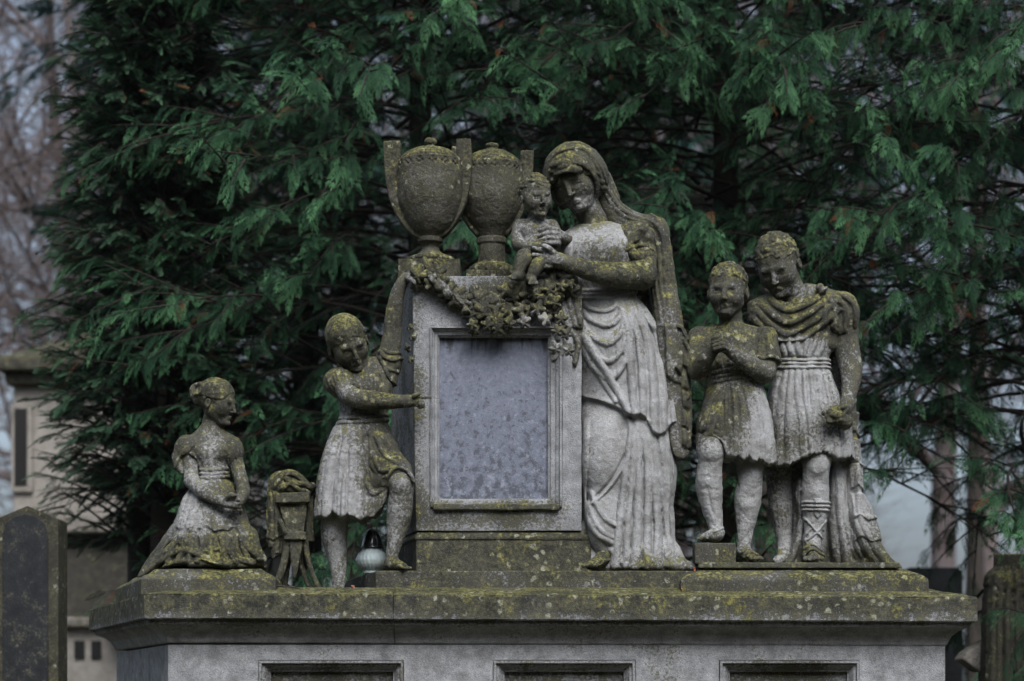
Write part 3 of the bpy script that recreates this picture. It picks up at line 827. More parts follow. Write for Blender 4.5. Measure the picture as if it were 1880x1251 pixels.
# ------------------------------------------------------------------ urns
def make_urns():
    def urn(name, label, ax, dep, rows, knob, handles, plinth, tone, lid, notch, h=1.3):
        F = Fig(name, label, 'urn', ax, rows[-1][0], dep, fr=0, group='twin urns on the stele', ground=(plinth[1] - .5, EYE + (HZ - 507) * scl(.36)), tone=tone)
        sec = [(z, ax, 0, r, r) for z, r in rows]
        zz = [z for z, r in rows]
        g = G(ax - 75, ax + 75, -72, 72, min(zz) - 6, max(zz) + 4, h)
        rm = max(r for z, r in rows)
        ff = lambda th, z: 2.2 * np.clip((z - notch - 30) / 20, 0, 1) * np.clip((rows[5][0] + 24 - z) / 20, 0, 1) * (np.abs(np.cos(th * 5)) - .5) + 0 * th
        g.loft(sec, 0, folds=ff, rd=1.0)
        n = 16
        for i in range(n):
            a = 2 * pi * i / n + .1; R = rm
            for da, dz, r in ((0, -4, 4.0), (-.085, 2, 3.4), (.085, 2, 3.4), (0, 5, 2.8)):
                g.ell((ax + R * sin(a + da), -R * cos(a + da), notch + dz), (r, r, r * 1.1), .8, 's')
        F.part('bowl', g, M['urn'], .9, base=.55)
        g = G(ax - 70, ax + 70, -70, 70, lid[-1][0] - knob[1] * 0 - 45, lid[0][0] + 4, h)
        g.loft([(z, ax, 0, r, r) for z, r in lid[::-1]], 0, rd=.8)
        g.ell((ax, 0, knob[0]), (knob[1], knob[1], knob[2]), 3)
        F.part('lid', g, M['urn'], .9, base=.8)
        for hx in handles:
            xs_ = [p[0] for p in hx]; g = G(min(xs_) - 24, max(xs_) + 24, -22, 22, min(p[1] for p in hx) - 6, max(p[1] for p in hx) + 16, h)
            L = []; Rr = []
            for x, z, wd, nx, nz in hx: L.append((x - nx * wd, z - nz * wd)); Rr.append((x + nx * wd, z + nz * wd))
            poly = list(smooth_path(L, 4)) + list(smooth_path(Rr, 4))[::-1]
            g.slab(poly, 0, 14, 0, 2)
            F.part('handle', g, M['urn'], 1.0, base=.6)
        mb = MB(); S = F.S; cx = (ax - W0) * S; z0 = F.root.location.z
        p0, p1, hw = plinth
        hz = lambda r: EYE + (HZ - r) * S + F.dz
        w2 = hw * S
        mb.box(cx - w2, cx + w2, dep - w2, dep + w2, hz(p1), hz(p0))
        o = mb.build('foot_plate', M['urn'], F.root, bevel=.004, sub=.03, rough=.0015); tone_obj(o, .85)
    t = [(787, 290, 80, 25, .2), (787, 500, 80, 25, .3)]
    urn('stone_urn', 'nearer mossy stone urn, left of the pair, with tall upright handles and a domed lid', 790, .55,
        [(296, 57), (299, 60), (304, 60.5), (312, 62), (335, 62), (365, 59.5), (390, 53), (410, 45), (426, 34), (435, 24), (438, 22), (439, 24), (446, 24), (449, 18), (455, 15.5), (461, 17), (468, 24), (472, 34), (475, 42), (480, 45), (485, 43), (487, 43)],
        (262, 11.5, 8),
        [[(720, 262, 15.5, 1, 0), (720.5, 290, 15.5, 1, 0), (722, 330, 14, 1, -.05), (728, 368, 12, .95, -.25), (741, 400, 10, .85, -.5), (758, 424, 8, .75, -.65), (774, 438, 6, .7, -.7)],
         [(851, 258, 14, -1, 0), (852, 290, 14, -1, 0), (852, 330, 13, -1, -.05), (846, 368, 11, -.95, -.25), (834, 400, 9, -.85, -.5), (818, 424, 8, -.75, -.65), (802, 438, 6, -.7, -.7)]],
        (487, 522, 56), t, [(298, 57), (294, 56), (286, 49), (279, 38), (274, 24), (271, 12), (268, 6)], 307)
    t = [(903, 290, 80, 30, .3), (903, 490, 80, 25, .3), (880, 485, 12, 20, .3)]
    urn('stone_urn', 'farther mossy stone urn, right of the pair, partly hidden behind its twin and the infant', 903, .69,
        [(303, 54), (306, 58), (311, 59), (320, 60), (340, 60.5), (368, 58), (392, 51), (412, 41), (427, 30), (436, 25), (438, 24), (439, 27), (448, 27), (452, 24), (456, 24), (470, 24.5), (484, 26), (487, 32), (492, 40), (498, 43), (503, 43), (505, 43)],
        (269, 13, 7),
        [[(842, 272, 12, 1, 0), (840, 300, 12, 1, 0), (841, 335, 12, 1, -.05), (847, 372, 10, .95, -.25), (860, 404, 8, .85, -.5), (880, 432, 6, .7, -.7)],
         [(968, 280, 12, -1, 0), (967, 300, 12, -1, 0), (965, 335, 12, -1, -.05), (958, 372, 10, -.95, -.25), (946, 404, 8, -.85, -.5), (926, 432, 6, -.7, -.7)]],
        (504.5, 532, 46), t, [(305, 55), (300, 53), (292, 46), (285, 36), (279, 24), (276, 14), (273, 8)], 314)

# ------------------------------------------------------------------ garland of leaves
def leaf_mesh(c, size, ang, tiltx, tilty, rg, V, Fc, kind=0, thick=.006):
    """lobed leaf with thickness: petal outline about its centre, curled"""
    n = 26; base = len(V); R = rot(tiltx, tilty, ang)
    lob = 5 if kind == 0 else 3
    pts = []
    for i in range(n):
        a = 2 * pi * i / n
        r = (.48 + .52 * abs(cos(a * lob / 2)) ** .9) * (1.0 + .18 * cos(a)) if kind == 0 else (.7 + .3 * cos(a * 3))
        pts.append((r * sin(a) * .9, -r * cos(a)))
    rings = [(0.0, -.28), (.5, -.20), (.88, .0), (1.0, .08)]
    vs = []
    for t, dy in rings:
        if t == 0: vs.append((0, dy * .75, 0)); continue
        for i, (x, z) in enumerate(pts):
            vs.append((x * t, dy + .10 * abs(sin(2 * pi * i / n * lob / 2)) * t - .12 * x * x, z * t))
    nf = len(vs)
    for (x, y, z) in list(vs): vs.append((x * .96, y + .13, z * .96))
    for p in vs:
        q = R @ np.array(p) * size; V.append((c[0] + q[0], c[1] + q[1], c[2] - q[2]))
    def F(k, i): return 0 if k == 0 else 1 + (k - 1) * n + i % n
    for s, fl in ((0, 0), (nf, 1)):
        for i in range(n):
            f = [base + s + F(0, 0), base + s + F(1, i), base + s + F(1, i + 1)]; Fc.append(f[::-1] if fl else f)
            for k in (1, 2):
                f = [base + s + F(k, i), base + s + F(k + 1, i), base + s + F(k + 1, i + 1), base + s + F(k, i + 1)]; Fc.append(f[::-1] if fl else f)
    for i in range(n): Fc.append([base + F(3, i + 1), base + F(3, i), base + nf + F(3, i), base + nf + F(3, i + 1)])

def make_garland():
    d0 = .33; S = scl(d0); rg = np.random.default_rng(4)
    w = lambda px, pz, dd=0: ((px - W0) * S, d0 + dd, EYE + (HZ - pz) * S)
    root = thing('leaf_garland', 'carved garland of lobed leaves hanging across the top of the stele above the tablet', 'garland', w(900, 590, .02))
    path = smooth_path([(778, 508), (800, 520), (826, 538), (856, 560), (890, 574), (925, 572), (960, 560), (990, 542), (1012, 528), (1020, 512)], 8)
    V, Fc = [], []
    for i in range(84):
        t = rg.random(); p = path[int(t * (len(path) - 1))]
        spread = 21 + 6 * sin(t * pi)
        px, pz = p + rg.normal(0, 1, 2) * spread * .52
        leaf_mesh(w(px, pz, rg.uniform(-.035, .01)), S * rg.uniform(16, 23), rg.uniform(-60, 60), rg.uniform(-25, 28), rg.uniform(-15, 30), rg, V, Fc, 0 if rg.random() < .8 else 1)
    for (px, pz, a, s_) in ((935, 598, 10, 15), (962, 596, -12, 16), (986, 572, 20, 17), (1002, 590, -10, 17), (1018, 560, -30, 17), (1030, 590, 5, 15), (980, 545, 30, 15), (1008, 536, -20, 16), (1030, 530, 14, 14), (1048, 525, -40, 12), (1022, 612, 60, 14), (1040, 618, 20, 14), (1020, 644, -20, 15), (1044, 648, 10, 13), (895, 602, 4, 15), (868, 600, -20, 13)):
        leaf_mesh(w(px, pz, -.05), S * s_, a, rg.uniform(-25, 25), rg.uniform(-15, 30), rg, V, Fc)
    for (px, pz) in ((752, 600), (756, 618), (748, 640), (754, 660)): leaf_mesh(w(px, pz, .01), S * 10, rg.uniform(-60, 60), -50, 10, rg, V, Fc)
    mb = MB(); mb.add(V, Fc)
    o = mb.build('leaves', M['statue'], root, smooth=True); tone_obj(o, .95, [(w(980, 580)[0], w(0, 590)[2], .10, .07, -.7), (w(1030, 640)[0], w(0, 640)[2], .08, .1, -.7)])
    # ribbon and stems
    g = G(765, 1060, -60, 30, 495, 625, 1.8)
    for off in (-6, 5):
        g.chain([(x, -6 + 5 * sin(i * .5 + off), z + off * cos(i * .35), 3) for i, (x, z) in enumerate(path)], 2)
    for i in range(26):
        p = path[int(rg.random() * (len(path) - 1))]; g.ell((p[0] + rg.normal(0, 9), -12 + rg.normal(0, 4), p[1] + rg.normal(0, 9)), rg.uniform(3.5, 6), 1)
    for x, z in ((815, 540), (836, 562), (800, 522)):
        for k in range(5): g.fold([(x - 14 + k * 3, z - 12), (x - 4 + k * 5, z + 2), (x + 2 + k * 6, z + 14)], 3, 5)
    F = Fig.__new__(Fig); F.dep = d0; F.S = S; F.dz = 0; F.tone = []; F.root = root
    F.part('ribbon', g, M['statue'], 1.2, base=.65)

# ------------------------------------------------------------------ draped stand
def make_stand():
    F = Fig('draped_stand', 'small narrow stone stand with curved legs and crumpled cloth, between the two girls', 'stand', 535, 1078, .42, ground=(1080, H0), fr=.1, tone=[(535, 880, 50, 22, .4), (500, 940, 18, 60, .1)])
    g = G(480, 600, -60, 60, 895, 1086, 1.5)
    g.slab([(504, 903), (567, 900), (567, 920), (504, 922)], -16, 11, 0, 1.5)
    g.slab([(508, 918), (562, 918), (555, 978), (525, 978)], -8, 9, 1, 1.5); g.slab([(513, 925), (556, 925), (550, 972), (529, 972)], -20, 3.5, 1, 1, op='s')
    g.slab([(561, 905), (571, 905), (573, 990), (556, 990)], 10, 8, 1, 2)
    g.slab([(519, 975), (561, 974), (560, 989), (520, 989)], -14, 9, 0, 1.5)
    g.slab(smooth_path([(528, 986), (552, 986), (549, 1020), (541, 1056), (536, 1056), (531, 1020)], 2), -12, 5, .5, 1.5)
    g.chain([(524, -8, 986, 7), (522, -8, 1010, 7), (514, -10, 1045, 6.5), (503, -12, 1072, 6), (500, -12, 1082, 7)], 1, smooth=3)
    g.chain([(557, -8, 986, 6), (561, -8, 1015, 5), (570, -10, 1048, 4.5), (585, -12, 1080, 5)], 1, smooth=3)
    g.chain([(545, 14, 990, 6), (548, 12, 1030, 5), (558, 10, 1060, 5), (568, 8, 1082, 5)], 1, smooth=3)
    g.chain([(530, 20, 990, 6), (520, 20, 1050, 5), (514, 20, 1082, 5)], 1, smooth=3)
    g.chain([(513, -24, 955, 5), (522, -22, 975, 5)], 1)
    F.part('frame', g, M['statue'], .8, base=.95)
    g = G(478, 590, -50, 50, 850, 1035, 1.5)
    g.chain([(500, 0, 900, 10), (508, 0, 880, 14), (526, 0, 872, 16), (545, -2, 882, 15), (558, -4, 896, 10), (570, -6, 888, 7)], 5, smooth=3)
    g.ell((534, 0, 892), (34, 24, 16), 4)
    g.slab(smooth_path([(490, 894), (508, 880), (514, 920), (520, 960), (524, 985), (516, 1010), (504, 1020), (496, 1024), (490, 1000), (488, 950)], 2), lambda X, Z: 2 + 4 * np.cos((X - 490) / 3.5), 9, 3, 3)
    for a in ([(498, 896), (516, 872), (534, 866), (552, 876), (566, 892)], [(512, 900), (530, 886), (548, 898), (562, 900)], [(520, 872), (536, 884), (556, 886)], [(492, 900), (494, 950), (492, 1000)], [(503, 900), (507, 950), (506, 1010)]): g.fold(a, 5, 6)
    g.layer([(480, 860), (520, 860), (516, 980), (500, 990), (484, 984)], 4, 2)
    F.part('cloth', g, M['statue'], 1.1, base=.85)

# ------------------------------------------------------------------ grave lantern
def lathe(name, prof, mat, parent, c, n=72, rib=None, S=1.0, smooth=True):
    mb = MB(); vs = []; m = len(prof)
    for k, (z, r) in enumerate(prof):
        for i in range(n):
            a = 2 * pi * i / n; rr = r + (rib(a, k / (m - 1), r) if rib else 0)
            vs.append((c[0] + rr * cos(a) * S, c[1] + rr * sin(a) * S, c[2] + z * S))
    fs = [(k * n + i, k * n + (i + 1) % n, (k + 1) * n + (i + 1) % n, (k + 1) * n + i) for k in range(m - 1) for i in range(n)]
    fs.append(tuple(range(n))[::-1]); fs.append(tuple((m - 1) * n + i for i in range(n)))
    mb.add(vs, fs); o = mb.build(name, mat, parent, smooth=smooth)
    return o

def make_lantern():
    dep = .50; S = scl(dep); c = ((683 - W0) * S, dep, HS + .001)
    root = thing('grave_lantern', 'clear ribbed glass grave lantern with a black domed cap beside the girl\'s bare foot', 'lantern', c)
    k = NT('lantern_glass'); k.b.inputs['Base Color'].default_value = (.50, .58, .60, 1); k.b.inputs['Roughness'].default_value = .12; k.b.inputs['Transmission Weight'].default_value = .35; k.b.inputs['IOR'].default_value = 1.2
    pr = [(0, 15), (2, 18), (6, 17), (8, 19), (12, 24), (18, 28), (25, 30), (32, 28.5), (38, 25), (42, 20.5), (44, 19), (47, 19)]
    q = []
    for i in range(len(pr) - 1):
        for t in (0, .33, .66): q.append((pr[i][0] + (pr[i + 1][0] - pr[i][0]) * t, pr[i][1] + (pr[i + 1][1] - pr[i][1]) * t))
    q.append(pr[-1])
    lathe('jar', q, k.m, root, c, 144, rib=lambda a, t, r: .45 * cos(a * 24 + t * 9) * min(1, max(0, (t - .15) * 8)) * min(1, max(0, (.88 - t) * 8)), S=S)
    lathe('candle', [(4, 11), (10, 13), (17, 14)], simple('candle_wax', (.42, .46, .46), .5), root, c, 32, S=S)
    lathe('oil', [(17.2, 20), (22, 21), (25, 21)], simple('yellow_oil', (.42, .34, .10), .4), root, c, 32, S=S)
    bl = simple('black_plastic', (.008, .008, .009), .22, spec=.6)
    lathe('cap', [(46.5, 21), (50, 21.5), (51, 19), (53, 19), (56, 18.5), (66, 16), (74, 12), (79, 8), (82, 4), (83, .5)], bl, root, c, 40, rib=lambda a, t, r: .5 * cos(a * 8) * (t < .9) * (t > .3), S=S)

def make_litter():
    """a wet twig and a few fallen leaves on the ledge"""
    br = simple('wet_bark', (.02, .014, .010), .5)
    g = G(485, 570, -20, 20, 1068, 1090, 1.0)
    g.chain([(490, 0, 1078, 1.6), (512, -2, 1077, 1.6), (535, 2, 1078.5, 1.4), (552, -2, 1082, 1.1), (560, -4, 1085, .8)], .5, smooth=3); g.chain([(530, 0, 1078, 1.1), (548, 6, 1076, .8)], .5)
    F = Fig('twig', 'thin dark broken twig lying on the ledge in front of the draped stand', 'twig', 520, 1080, .18, ground=(1081, H0 - .006), fr=0)
    p, Q = g.mesh(); o = mesh_from('twig', F.w(p), quads=Q, mat=br); o.location = F.root.location
    me = o.data; me.transform(Matrix.Translation(-F.root.location)); tag(o, F.root['label'], 'twig'); bpy.data.objects.remove(F.root)
    rg = np.random.default_rng(9)
    cols = [simple('dry_leaf_rust', (.16, .05, .02), .6), simple('dry_leaf_pink', (.22, .09, .07), .6), simple('dry_leaf_tan', (.2, .13, .06), .6)]
    for i, (px, dep, hh, lab) in enumerate([(1276, .24, HS, 'small rust coloured dead leaf on the step beside the hem of the mother'), (649, .20, H0 - .004, 'small pink dead leaf on the ledge below the grave lantern'), (1253, .12, 2.119, 'small tan dead leaf on the ledge below the hem of the mother'), (1320, .17, H0 - .01, 'thin tan needle leaf on the ledge below the praying boy')]):
        S = scl(dep); c = ((px - W0) * S, dep, hh + .006); V, Fc = [], []
        leaf_mesh((0, 0, 0), S * (7 if i < 2 else 5), rg.uniform(0, 90), rg.uniform(-30, 30), -65, rg, V, Fc, 1)
        mb = MB(); mb.add(V, Fc); o = mb.build('fallen_leaf', cols[i % 3], smooth=True); o.location = c
        tag(o, lab, 'leaf', 'dead leaves on the monument')
# ------------------------------------------------------------------ mother
def make_mother():
    F = Fig('mother_statue', 'tall stone mother in draped gown and hooded veil, leaning her head to the infant', 'statue', 1165, 1048, .50, ground=(1052, 2.217),
            tone=[(1050, 300, 90, 60, .35), (1030, 340, 22, 30, .2), (1062, 358, 26, 26, -.35), (1150, 500, 110, 40, .45), (1220, 450, 60, 110, .35), (1180, 1050, 150, 45, .5), (1260, 650, 16, 200, .35), (1068, 700, 14, 250, .2), (1118, 980, 30, 30, .15), (1175, 600, 14, 90, .2), (1110, 620, 50, 60, .25), (1090, 455, 60, 45, .30), (1085, 410, 40, 22, .25), (1100, 860, 45, 90, -.05)])
    mat = M['statue']
    R = rot(-26, 17, -19)
    # body: head, neck, arms, feet
    g = G(975, 1215, -110, 60, 262, 560, 1.5)
    hc = (1053, -28, 330); H = 118
    head(g, hc, H, R, ears=(0, 0))
    g.chain([(1068, -14, 360, 26), (1088, -4, 400, 25), (1098, 0, 432, 30)], 8)
    g.chain([(1172, -2, 436, 30), (1178, -18, 470, 27), (1178, -36, 508, 25)], 8)       # upper arm
    g.chain([(1176, -40, 508, 25), (1130, -66, 514, 23), (1080, -80, 508, 18), (1040, -86, 497, 13), (1020, -88, 490, 12)], 10, smooth=3)
    g.chain([(1026, -88, 492, 13), (1006, -88, 488, 13)], 6)
    for i, (a, b, c) in enumerate([((1008, -92, 482), (992, -94, 474), (978, -92, 470)), ((1004, -94, 489), (986, -97, 484), (971, -94, 482)), ((1006, -93, 496), (990, -95, 494), (977, -92, 494)), ((1010, -90, 502), (997, -92, 503), (988, -88, 504))]):
        g.cap(a, b, 5, 4.6, 1.5); g.cap(b, c, 4.6, 3.6, .6)
    g.chain([(1018, -96, 482, 6), (1006, -102, 473, 5.4), (996, -102, 468, 4)], 2)
    # the other hand, laid on the infant's chest from behind
    g.chain([(1046, -20, 446, 13), (1036, -46, 444, 11), (1026, -62, 441, 10)], 6)
    for i, z in enumerate((432, 440, 448, 456)):
        g.cap((1024, -72, z + 1), (1006, -80, z - 1 + i), 5, 4.8, 1.5); g.cap((1006, -80, z - 1 + i), (990, -78, z + 4 + i), 4.8, 3.6, .6)
    F.part('body', g, mat, .9, base=.42, chip=1.5)
    # hair: centre-parted waves under the hood
    g = G(985, 1120, -115, 30, 262, 400, 1.5)
    T = lambda x, y, z: np.array(hc) + H * (R @ np.array([x, y, z]))
    g.ell(T(0, .06, -.14), np.array([.375, .43, .38]) * H, 2, 'u', R)
    rg = np.random.default_rng(3)
    for q in (-1, 1):
        for row in range(3):
            for i in range(8):
                f = i / 7
                p = T(q * (.03 + f * .36), -.42 + .02 * row + f * f * .42, -.19 - .07 * row + f * f * (.34 + .03 * row))
                g.ell(p + rg.normal(0, 1.2, 3), np.array([.07, .06, .05]) * H * rg.uniform(.8, 1.25), 1.5, 'u', R)
        for i in range(7):
            g.ell(T(q * (.36 + .03 * sin(i * 2.1)), -.10 + .02 * i, .02 + i * .05), np.array([.07, .08, .05]) * H * rg.uniform(.8, 1.15), 1.5)
    g.ell(T(0, -.45, .20), np.array([.29, .32, .38]) * H, 3, 's', R)
    F.part('hair', g, mat, .8, base=.7)
    # gown
    g = G(1015, 1295, -120, 110, 395, 1050, 2.0)
    g.pad = 13
    g.loft([(402, 1100, 4, 24, 20), (414, 1102, 2, 54, 32), (432, 1104, -2, 80, 42), (460, 1104, -8, 84, 50), (500, 1106, -6, 72, 46), (536, 1112, 0, 56, 38), (560, 1118, 0, 62, 42), (600, 1130, 0, 76, 50)], 4, rd=6)
    g.ell((1062, -34, 468), (26, 20, 26), 14); g.ell((1118, -38, 466), (28, 20, 26), 14)
    ff = lambda th, z: 6.0 * np.clip((z - 640) / 300, 0, 1) * pleat(th + z * .0004, 6.5) * (np.abs(th) > 1.0)
    g.loft([(538, 1112, 0, 56, 38), (560, 1118, 0, 60, 44), (600, 1130, 2, 68, 52), (650, 1138, 4, 74, 57), (720, 1146, 6, 82, 62), (800, 1153, 8, 87, 65), (870, 1156, 8, 87, 66), (940, 1152, 10, 82, 68), (1000, 1152, 12, 82, 74), (1030, 1160, 12, 96, 80), (1046, 1166, 12, 112, 86)], 6, folds=ff, rd=4)
    g.ell((1104, -38, 835), (34, 36, 72), 40)           # the knee of the relaxed leg
    g.ell((1100, -48, 960), (24, 26, 50), 24)
    g.ell((1115, -30, 640), (44, 34, 60), 30)
    # train on the step
    g.chain([(1222, -20, 1010, 20), (1246, -24, 1034, 14), (1284, -26, 1044, 6)], 10)
    g.chain([(1180, -40, 1020, 20), (1190, -60, 1040, 12), (1210, -62, 1046, 8)], 10)
    g.chain([(1082, -20, 960, 14), (1072, -24, 990, 12), (1092, -40, 1030, 14), (1120, -50, 1044, 10)], 8)
    # neckline, bodice folds
    for dz in (0, 7): g.fold([(1034, 402 + dz), (1062, 412 + dz), (1092, 413 + dz), (1128, 402 + dz)], 3, 2.2)
    for x0, x1, s_ in ((1050, 1058, 2.6), (1066, 1074, 2), (1086, 1084, 2.4), (1104, 1096, 2), (1124, 1106, 2.5), (1142, 1118, 2.2), (1158, 1130, 2.5)):
        g.groove([(x0, 440), ((x0 + x1) / 2 - 3, 480), (x1, 526)], 2.5, s_)
    # belt
    for z in (531, 538, 545): g.fold([(1048, z), (1080, z + 5), (1120, z + 4), (1172, z - 14)], 4.2, 5)
    # hanging folds below the belt
    g.layer([(1030, 548), (1176, 538), (1215, 600), (1256, 660), (1266, 800), (1255, 805), (1244, 776), (1232, 778), (1220, 796), (1206, 802), (1196, 798), (1182, 772), (1172, 764), (1160, 770), (1150, 766), (1128, 752), (1098, 740), (1074, 732), (1050, 716), (1020, 640)], 9, 2.5, fade=(1130, 560, 1150, 740))
    for i, (xa, za, xb, zb, sag) in enumerate([(1066, 566, 1140, 560, 42), (1064, 582, 1144, 572, 62), (1064, 600, 1148, 590, 76), (1066, 624, 1150, 612, 84), (1068, 556, 1132, 552, 22)]):
        g.fold([(xa, za), (xa + 14, za + sag * .55), ((xa + xb) / 2 + 8, (za + zb) / 2 + sag), (xb - 6, zb + sag * .7), (xb, zb)], 5.5, 6, taper=3)
    g.fold([(1060, 596), (1084, 650), (1116, 700), (1140, 740), (1150, 764)], 9, 11, 7, 8)
    g.fold([(1056, 612), (1072, 650), (1100, 698), (1128, 742)], 5, 4)
    g.fold([(1134, 550), (1150, 610), (1156, 690), (1162, 764)], 8, 9, 8, 9)
    g.fold([(1142, 548), (1168, 620), (1176, 700), (1178, 768)], 7, 6)
    g.fold([(1152, 545), (1186, 620), (1196, 700), (1200, 796)], 9, 7, 9, 8)
    g.fold([(1160, 545), (1204, 610), (1216, 690), (1218, 792)], 7, 6)
    g.fold([(1170, 545), (1220, 610), (1234, 690), (1238, 776)], 8, 6, 9, 8)
    g.fold([(1236, 640), (1248, 700), (1256, 800)], 7, 7)
    for xs in (1128, 1166, 1188, 1212, 1228, 1246): g.groove([(xs - 6, 600), (xs, 680), (xs + 2, 750)], 2, 2.5)
    # hem curls
    for (x, z) in ((1168, 768), (1186, 778), (1232, 782), (1250, 806)): g.lump(x, z, 6, 6, 5)
    # under skirt: knee creases and long falling folds
    g.fold([(1155, 772), (1152, 830), (1128, 880), (1096, 918), (1078, 930)], 6, 8, 3, 3)
    g.groove([(1150, 830), (1124, 880), (1086, 922)], 3.5, 6)
    g.fold([(1076, 770), (1072, 850), (1072, 930), (1090, 980), (1124, 1000)], 6, 5, 5, 5)
    g.fold([(1074, 920), (1088, 960), (1110, 984), (1140, 992)], 6, 6, 4, 3)
    g.fold([(1080, 900), (1104, 950), (1134, 970)], 5, 4)
    for (a, b, c, d, wd, am) in ((1160, 1146, 1136, 1126, 7, 9), (1164, 1158, 1150, 1146, 6, 9), (1168, 1170, 1168, 1162, 8, 11), (1176, 1186, 1186, 1184, 7, 10), (1184, 1196, 1206, 1204, 8, 11), (1192, 1208, 1224, 1232, 7, 9), (1206, 1222, 1236, 1250, 7, 6)):
        g.fold([(a, 776), (b, 870), (c, 960), (d, 1040)], wd * .8, am * .8, wd * 1.25, am)
    g.fold([(1236, 810), (1238, 880), (1228, 950), (1222, 1010), (1250, 1036), (1282, 1044)], 5, 4, 6, 5)
    for a in ([(1150, 1010), (1166, 1034), (1200, 1044)], [(1176, 1000), (1196, 1030), (1236, 1042)], [(1212, 1000), (1232, 1030), (1262, 1040)], [(1118, 1006), (1136, 1030), (1160, 1044)]): g.fold(a, 7, 7, 6, 5)
    g.chain([(1150, -50, 1036, 13), (1200, -56, 1042, 11), (1250, -40, 1043, 9), (1290, -30, 1046, 5)], 10)
    F.part('gown', g, mat, .9, base=-.10, chip=1.2)
    # sleeve
    g = G(1120, 1215, -80, 40, 395, 500, 1.8)
    g.ell((1166, -8, 440), (40, 38, 36), 2); g.chain([(1150, -36, 462, 12), (1170, -46, 478, 10), (1192, -34, 470, 9)], 6)
    for i in range(6):
        a = i / 5; g.fold([(1190 - 3 * i, 420 + 4 * i), (1166 - 5 * i, 432 + 6 * i), (1146 - 2 * i, 450 + 5 * i)], 4.2, 5, 3, 2)
    g.fold([(1140, 470), (1160, 458), (1186, 456), (1200, 462)], 4, 4)
    g.lump(1176, 428, 6, 5, 6); g.lump(1190, 440, 5, 5, 5)
    F.part('sleeve', g, mat, 1.2, base=.75)
    # feet
    g = G(1060, 1150, -130, 0, 1010, 1052, 1.5)
    g.chain([(1108, -50, 1024, 15), (1094, -72, 1034, 11), (1080, -92, 1041, 8)], 5)
    for i in range(5): g.cap((1072 + i * 5.5, -92, 1040), (1068 + i * 5.6, -106 + i * 1.5, 1043), 4.4 - i * .3, 3.6 - i * .2, 1)
    for i in range(3): g.fold([(1076 + i * 9, 1044), (1088 + i * 9, 1034), (1100 + i * 8, 1030)], 2.5, 2.5)
    F.part('foot', g, mat, .6, base=.6)
    # veil: hood, shoulder, long fall behind the arm
    g = G(985, 1285, -110, 110, 255, 850, 2.0)
    g.pad = 12
    hood = rot(-24, 20, -10)
    hc2 = np.array((1054, -20, 322))
    g.ell(hc2, (57, 66, 60), 4, 'u', hood)
    g.chain([(1084, 16, 310, 34), (1104, 20, 345, 26), (1124, 22, 380, 24), (1158, 22, 408, 26), (1196, 20, 420, 26), (1214, 24, 450, 24)], 8, smooth=3)
    g.slab(smooth_path([(1196, 390), (1220, 400), (1232, 440), (1243, 520), (1254, 590), (1264, 660), (1270, 740), (1266, 830), (1236, 836), (1222, 760), (1212, 690), (1204, 600), (1196, 520), (1190, 450), (1170, 420)], 4), lambda X, Z: 4 - np.clip(Z - 520, 0, 80) * .22 - 6 * np.cos((X - 1228) / 14), 14, 6, 6)
    g.chain([(1100, 30, 420, 30), (1130, 40, 520, 34), (1150, 44, 600, 40), (1170, 40, 700, 50)], 10)
    g.slab([(1196, 395), (1186, 420), (1196, 520), (1208, 620), (1215, 700), (1160, 700), (1100, 600), (1060, 430), (1080, 380)], 40, 14, 6, 6)
    # face opening
    TH = lambda x, y, z: np.array(hc) + H * (R @ np.array([x, y, z]))
    g.ell(TH(0.02, -.46, .16), np.array([.42, .47, .45]) * H, 5, 's', R)
    g.ell((1074, -50, 410), (46, 50, 40), 6, 's')
    # running folds
    for o, wd, am in ((0, 5, 6), (9, 4, 5), (18, 4.5, 5), (-9, 4, 3)):
        g.fold([(1084 + o * .6, 290 - o * .1), (1104 + o * .8, 318 - o * .1), (1124 + o * .8, 356 - o * .45), (1150 + o * .6, 384 - o * .75), (1186 + o * .4, 398 - o * .6), (1214 - o * .1 , 424 - o * .5), (1220 + o * .3, 500), (1230 + o * .4, 600), (1238 + o * .5, 700)], wd, am, wd, am * .8)
    g.fold([(1003, 306), (1020, 292), (1050, 284), (1072, 286), (1090, 302)], 4, 4)
    g.fold([(1010, 292), (1040, 272), (1070, 268), (1092, 284)], 4, 2)
    g.fold([(1208, 440), (1212, 520), (1222, 600), (1230, 690)], 5, 6)
    g.fold([(1198, 432), (1204, 520), (1214, 600)], 3.5, 5)
    g.fold([(1246, 640), (1254, 720), (1256, 820)], 5, 6)
    # gathered end with zigzag hem
    g.layer([(1218, 600), (1246, 598), (1268, 640), (1266, 680), (1252, 672), (1248, 690), (1236, 676), (1232, 700), (1222, 690)], 9, 3)
    g.fold([(1216, 612), (1232, 600), (1250, 604), (1262, 622)], 5, 8)
    for pts in ([(1226, 620), (1232, 650), (1228, 690)], [(1240, 616), (1250, 650), (1244, 680)], [(1252, 622), (1264, 650), (1258, 690), (1262, 730)]): g.fold(pts, 4, 5)
    for z in (700, 735, 770, 805): g.lump(1260, z, 5, 9, 4); g.groove([(1250, z + 14), (1266, z + 20)], 3, 5)
    F.part('veil', g, mat, 1.2, base=.46, chip=2)
    # the end of the mantle hanging over the corner of the stele
    g = G(1000, 1080, -100, 20, 500, 690, 1.8)
    g.slab(smooth_path([(1034, 506), (1056, 512), (1064, 560), (1070, 610), (1068, 640), (1064, 676), (1050, 672), (1046, 650), (1030, 660), (1012, 668), (1008, 640), (1016, 600), (1024, 560)], 2), lambda X, Z: -44 + 3 * np.sin((X + Z * .2) / 5), 9, 2, 3)
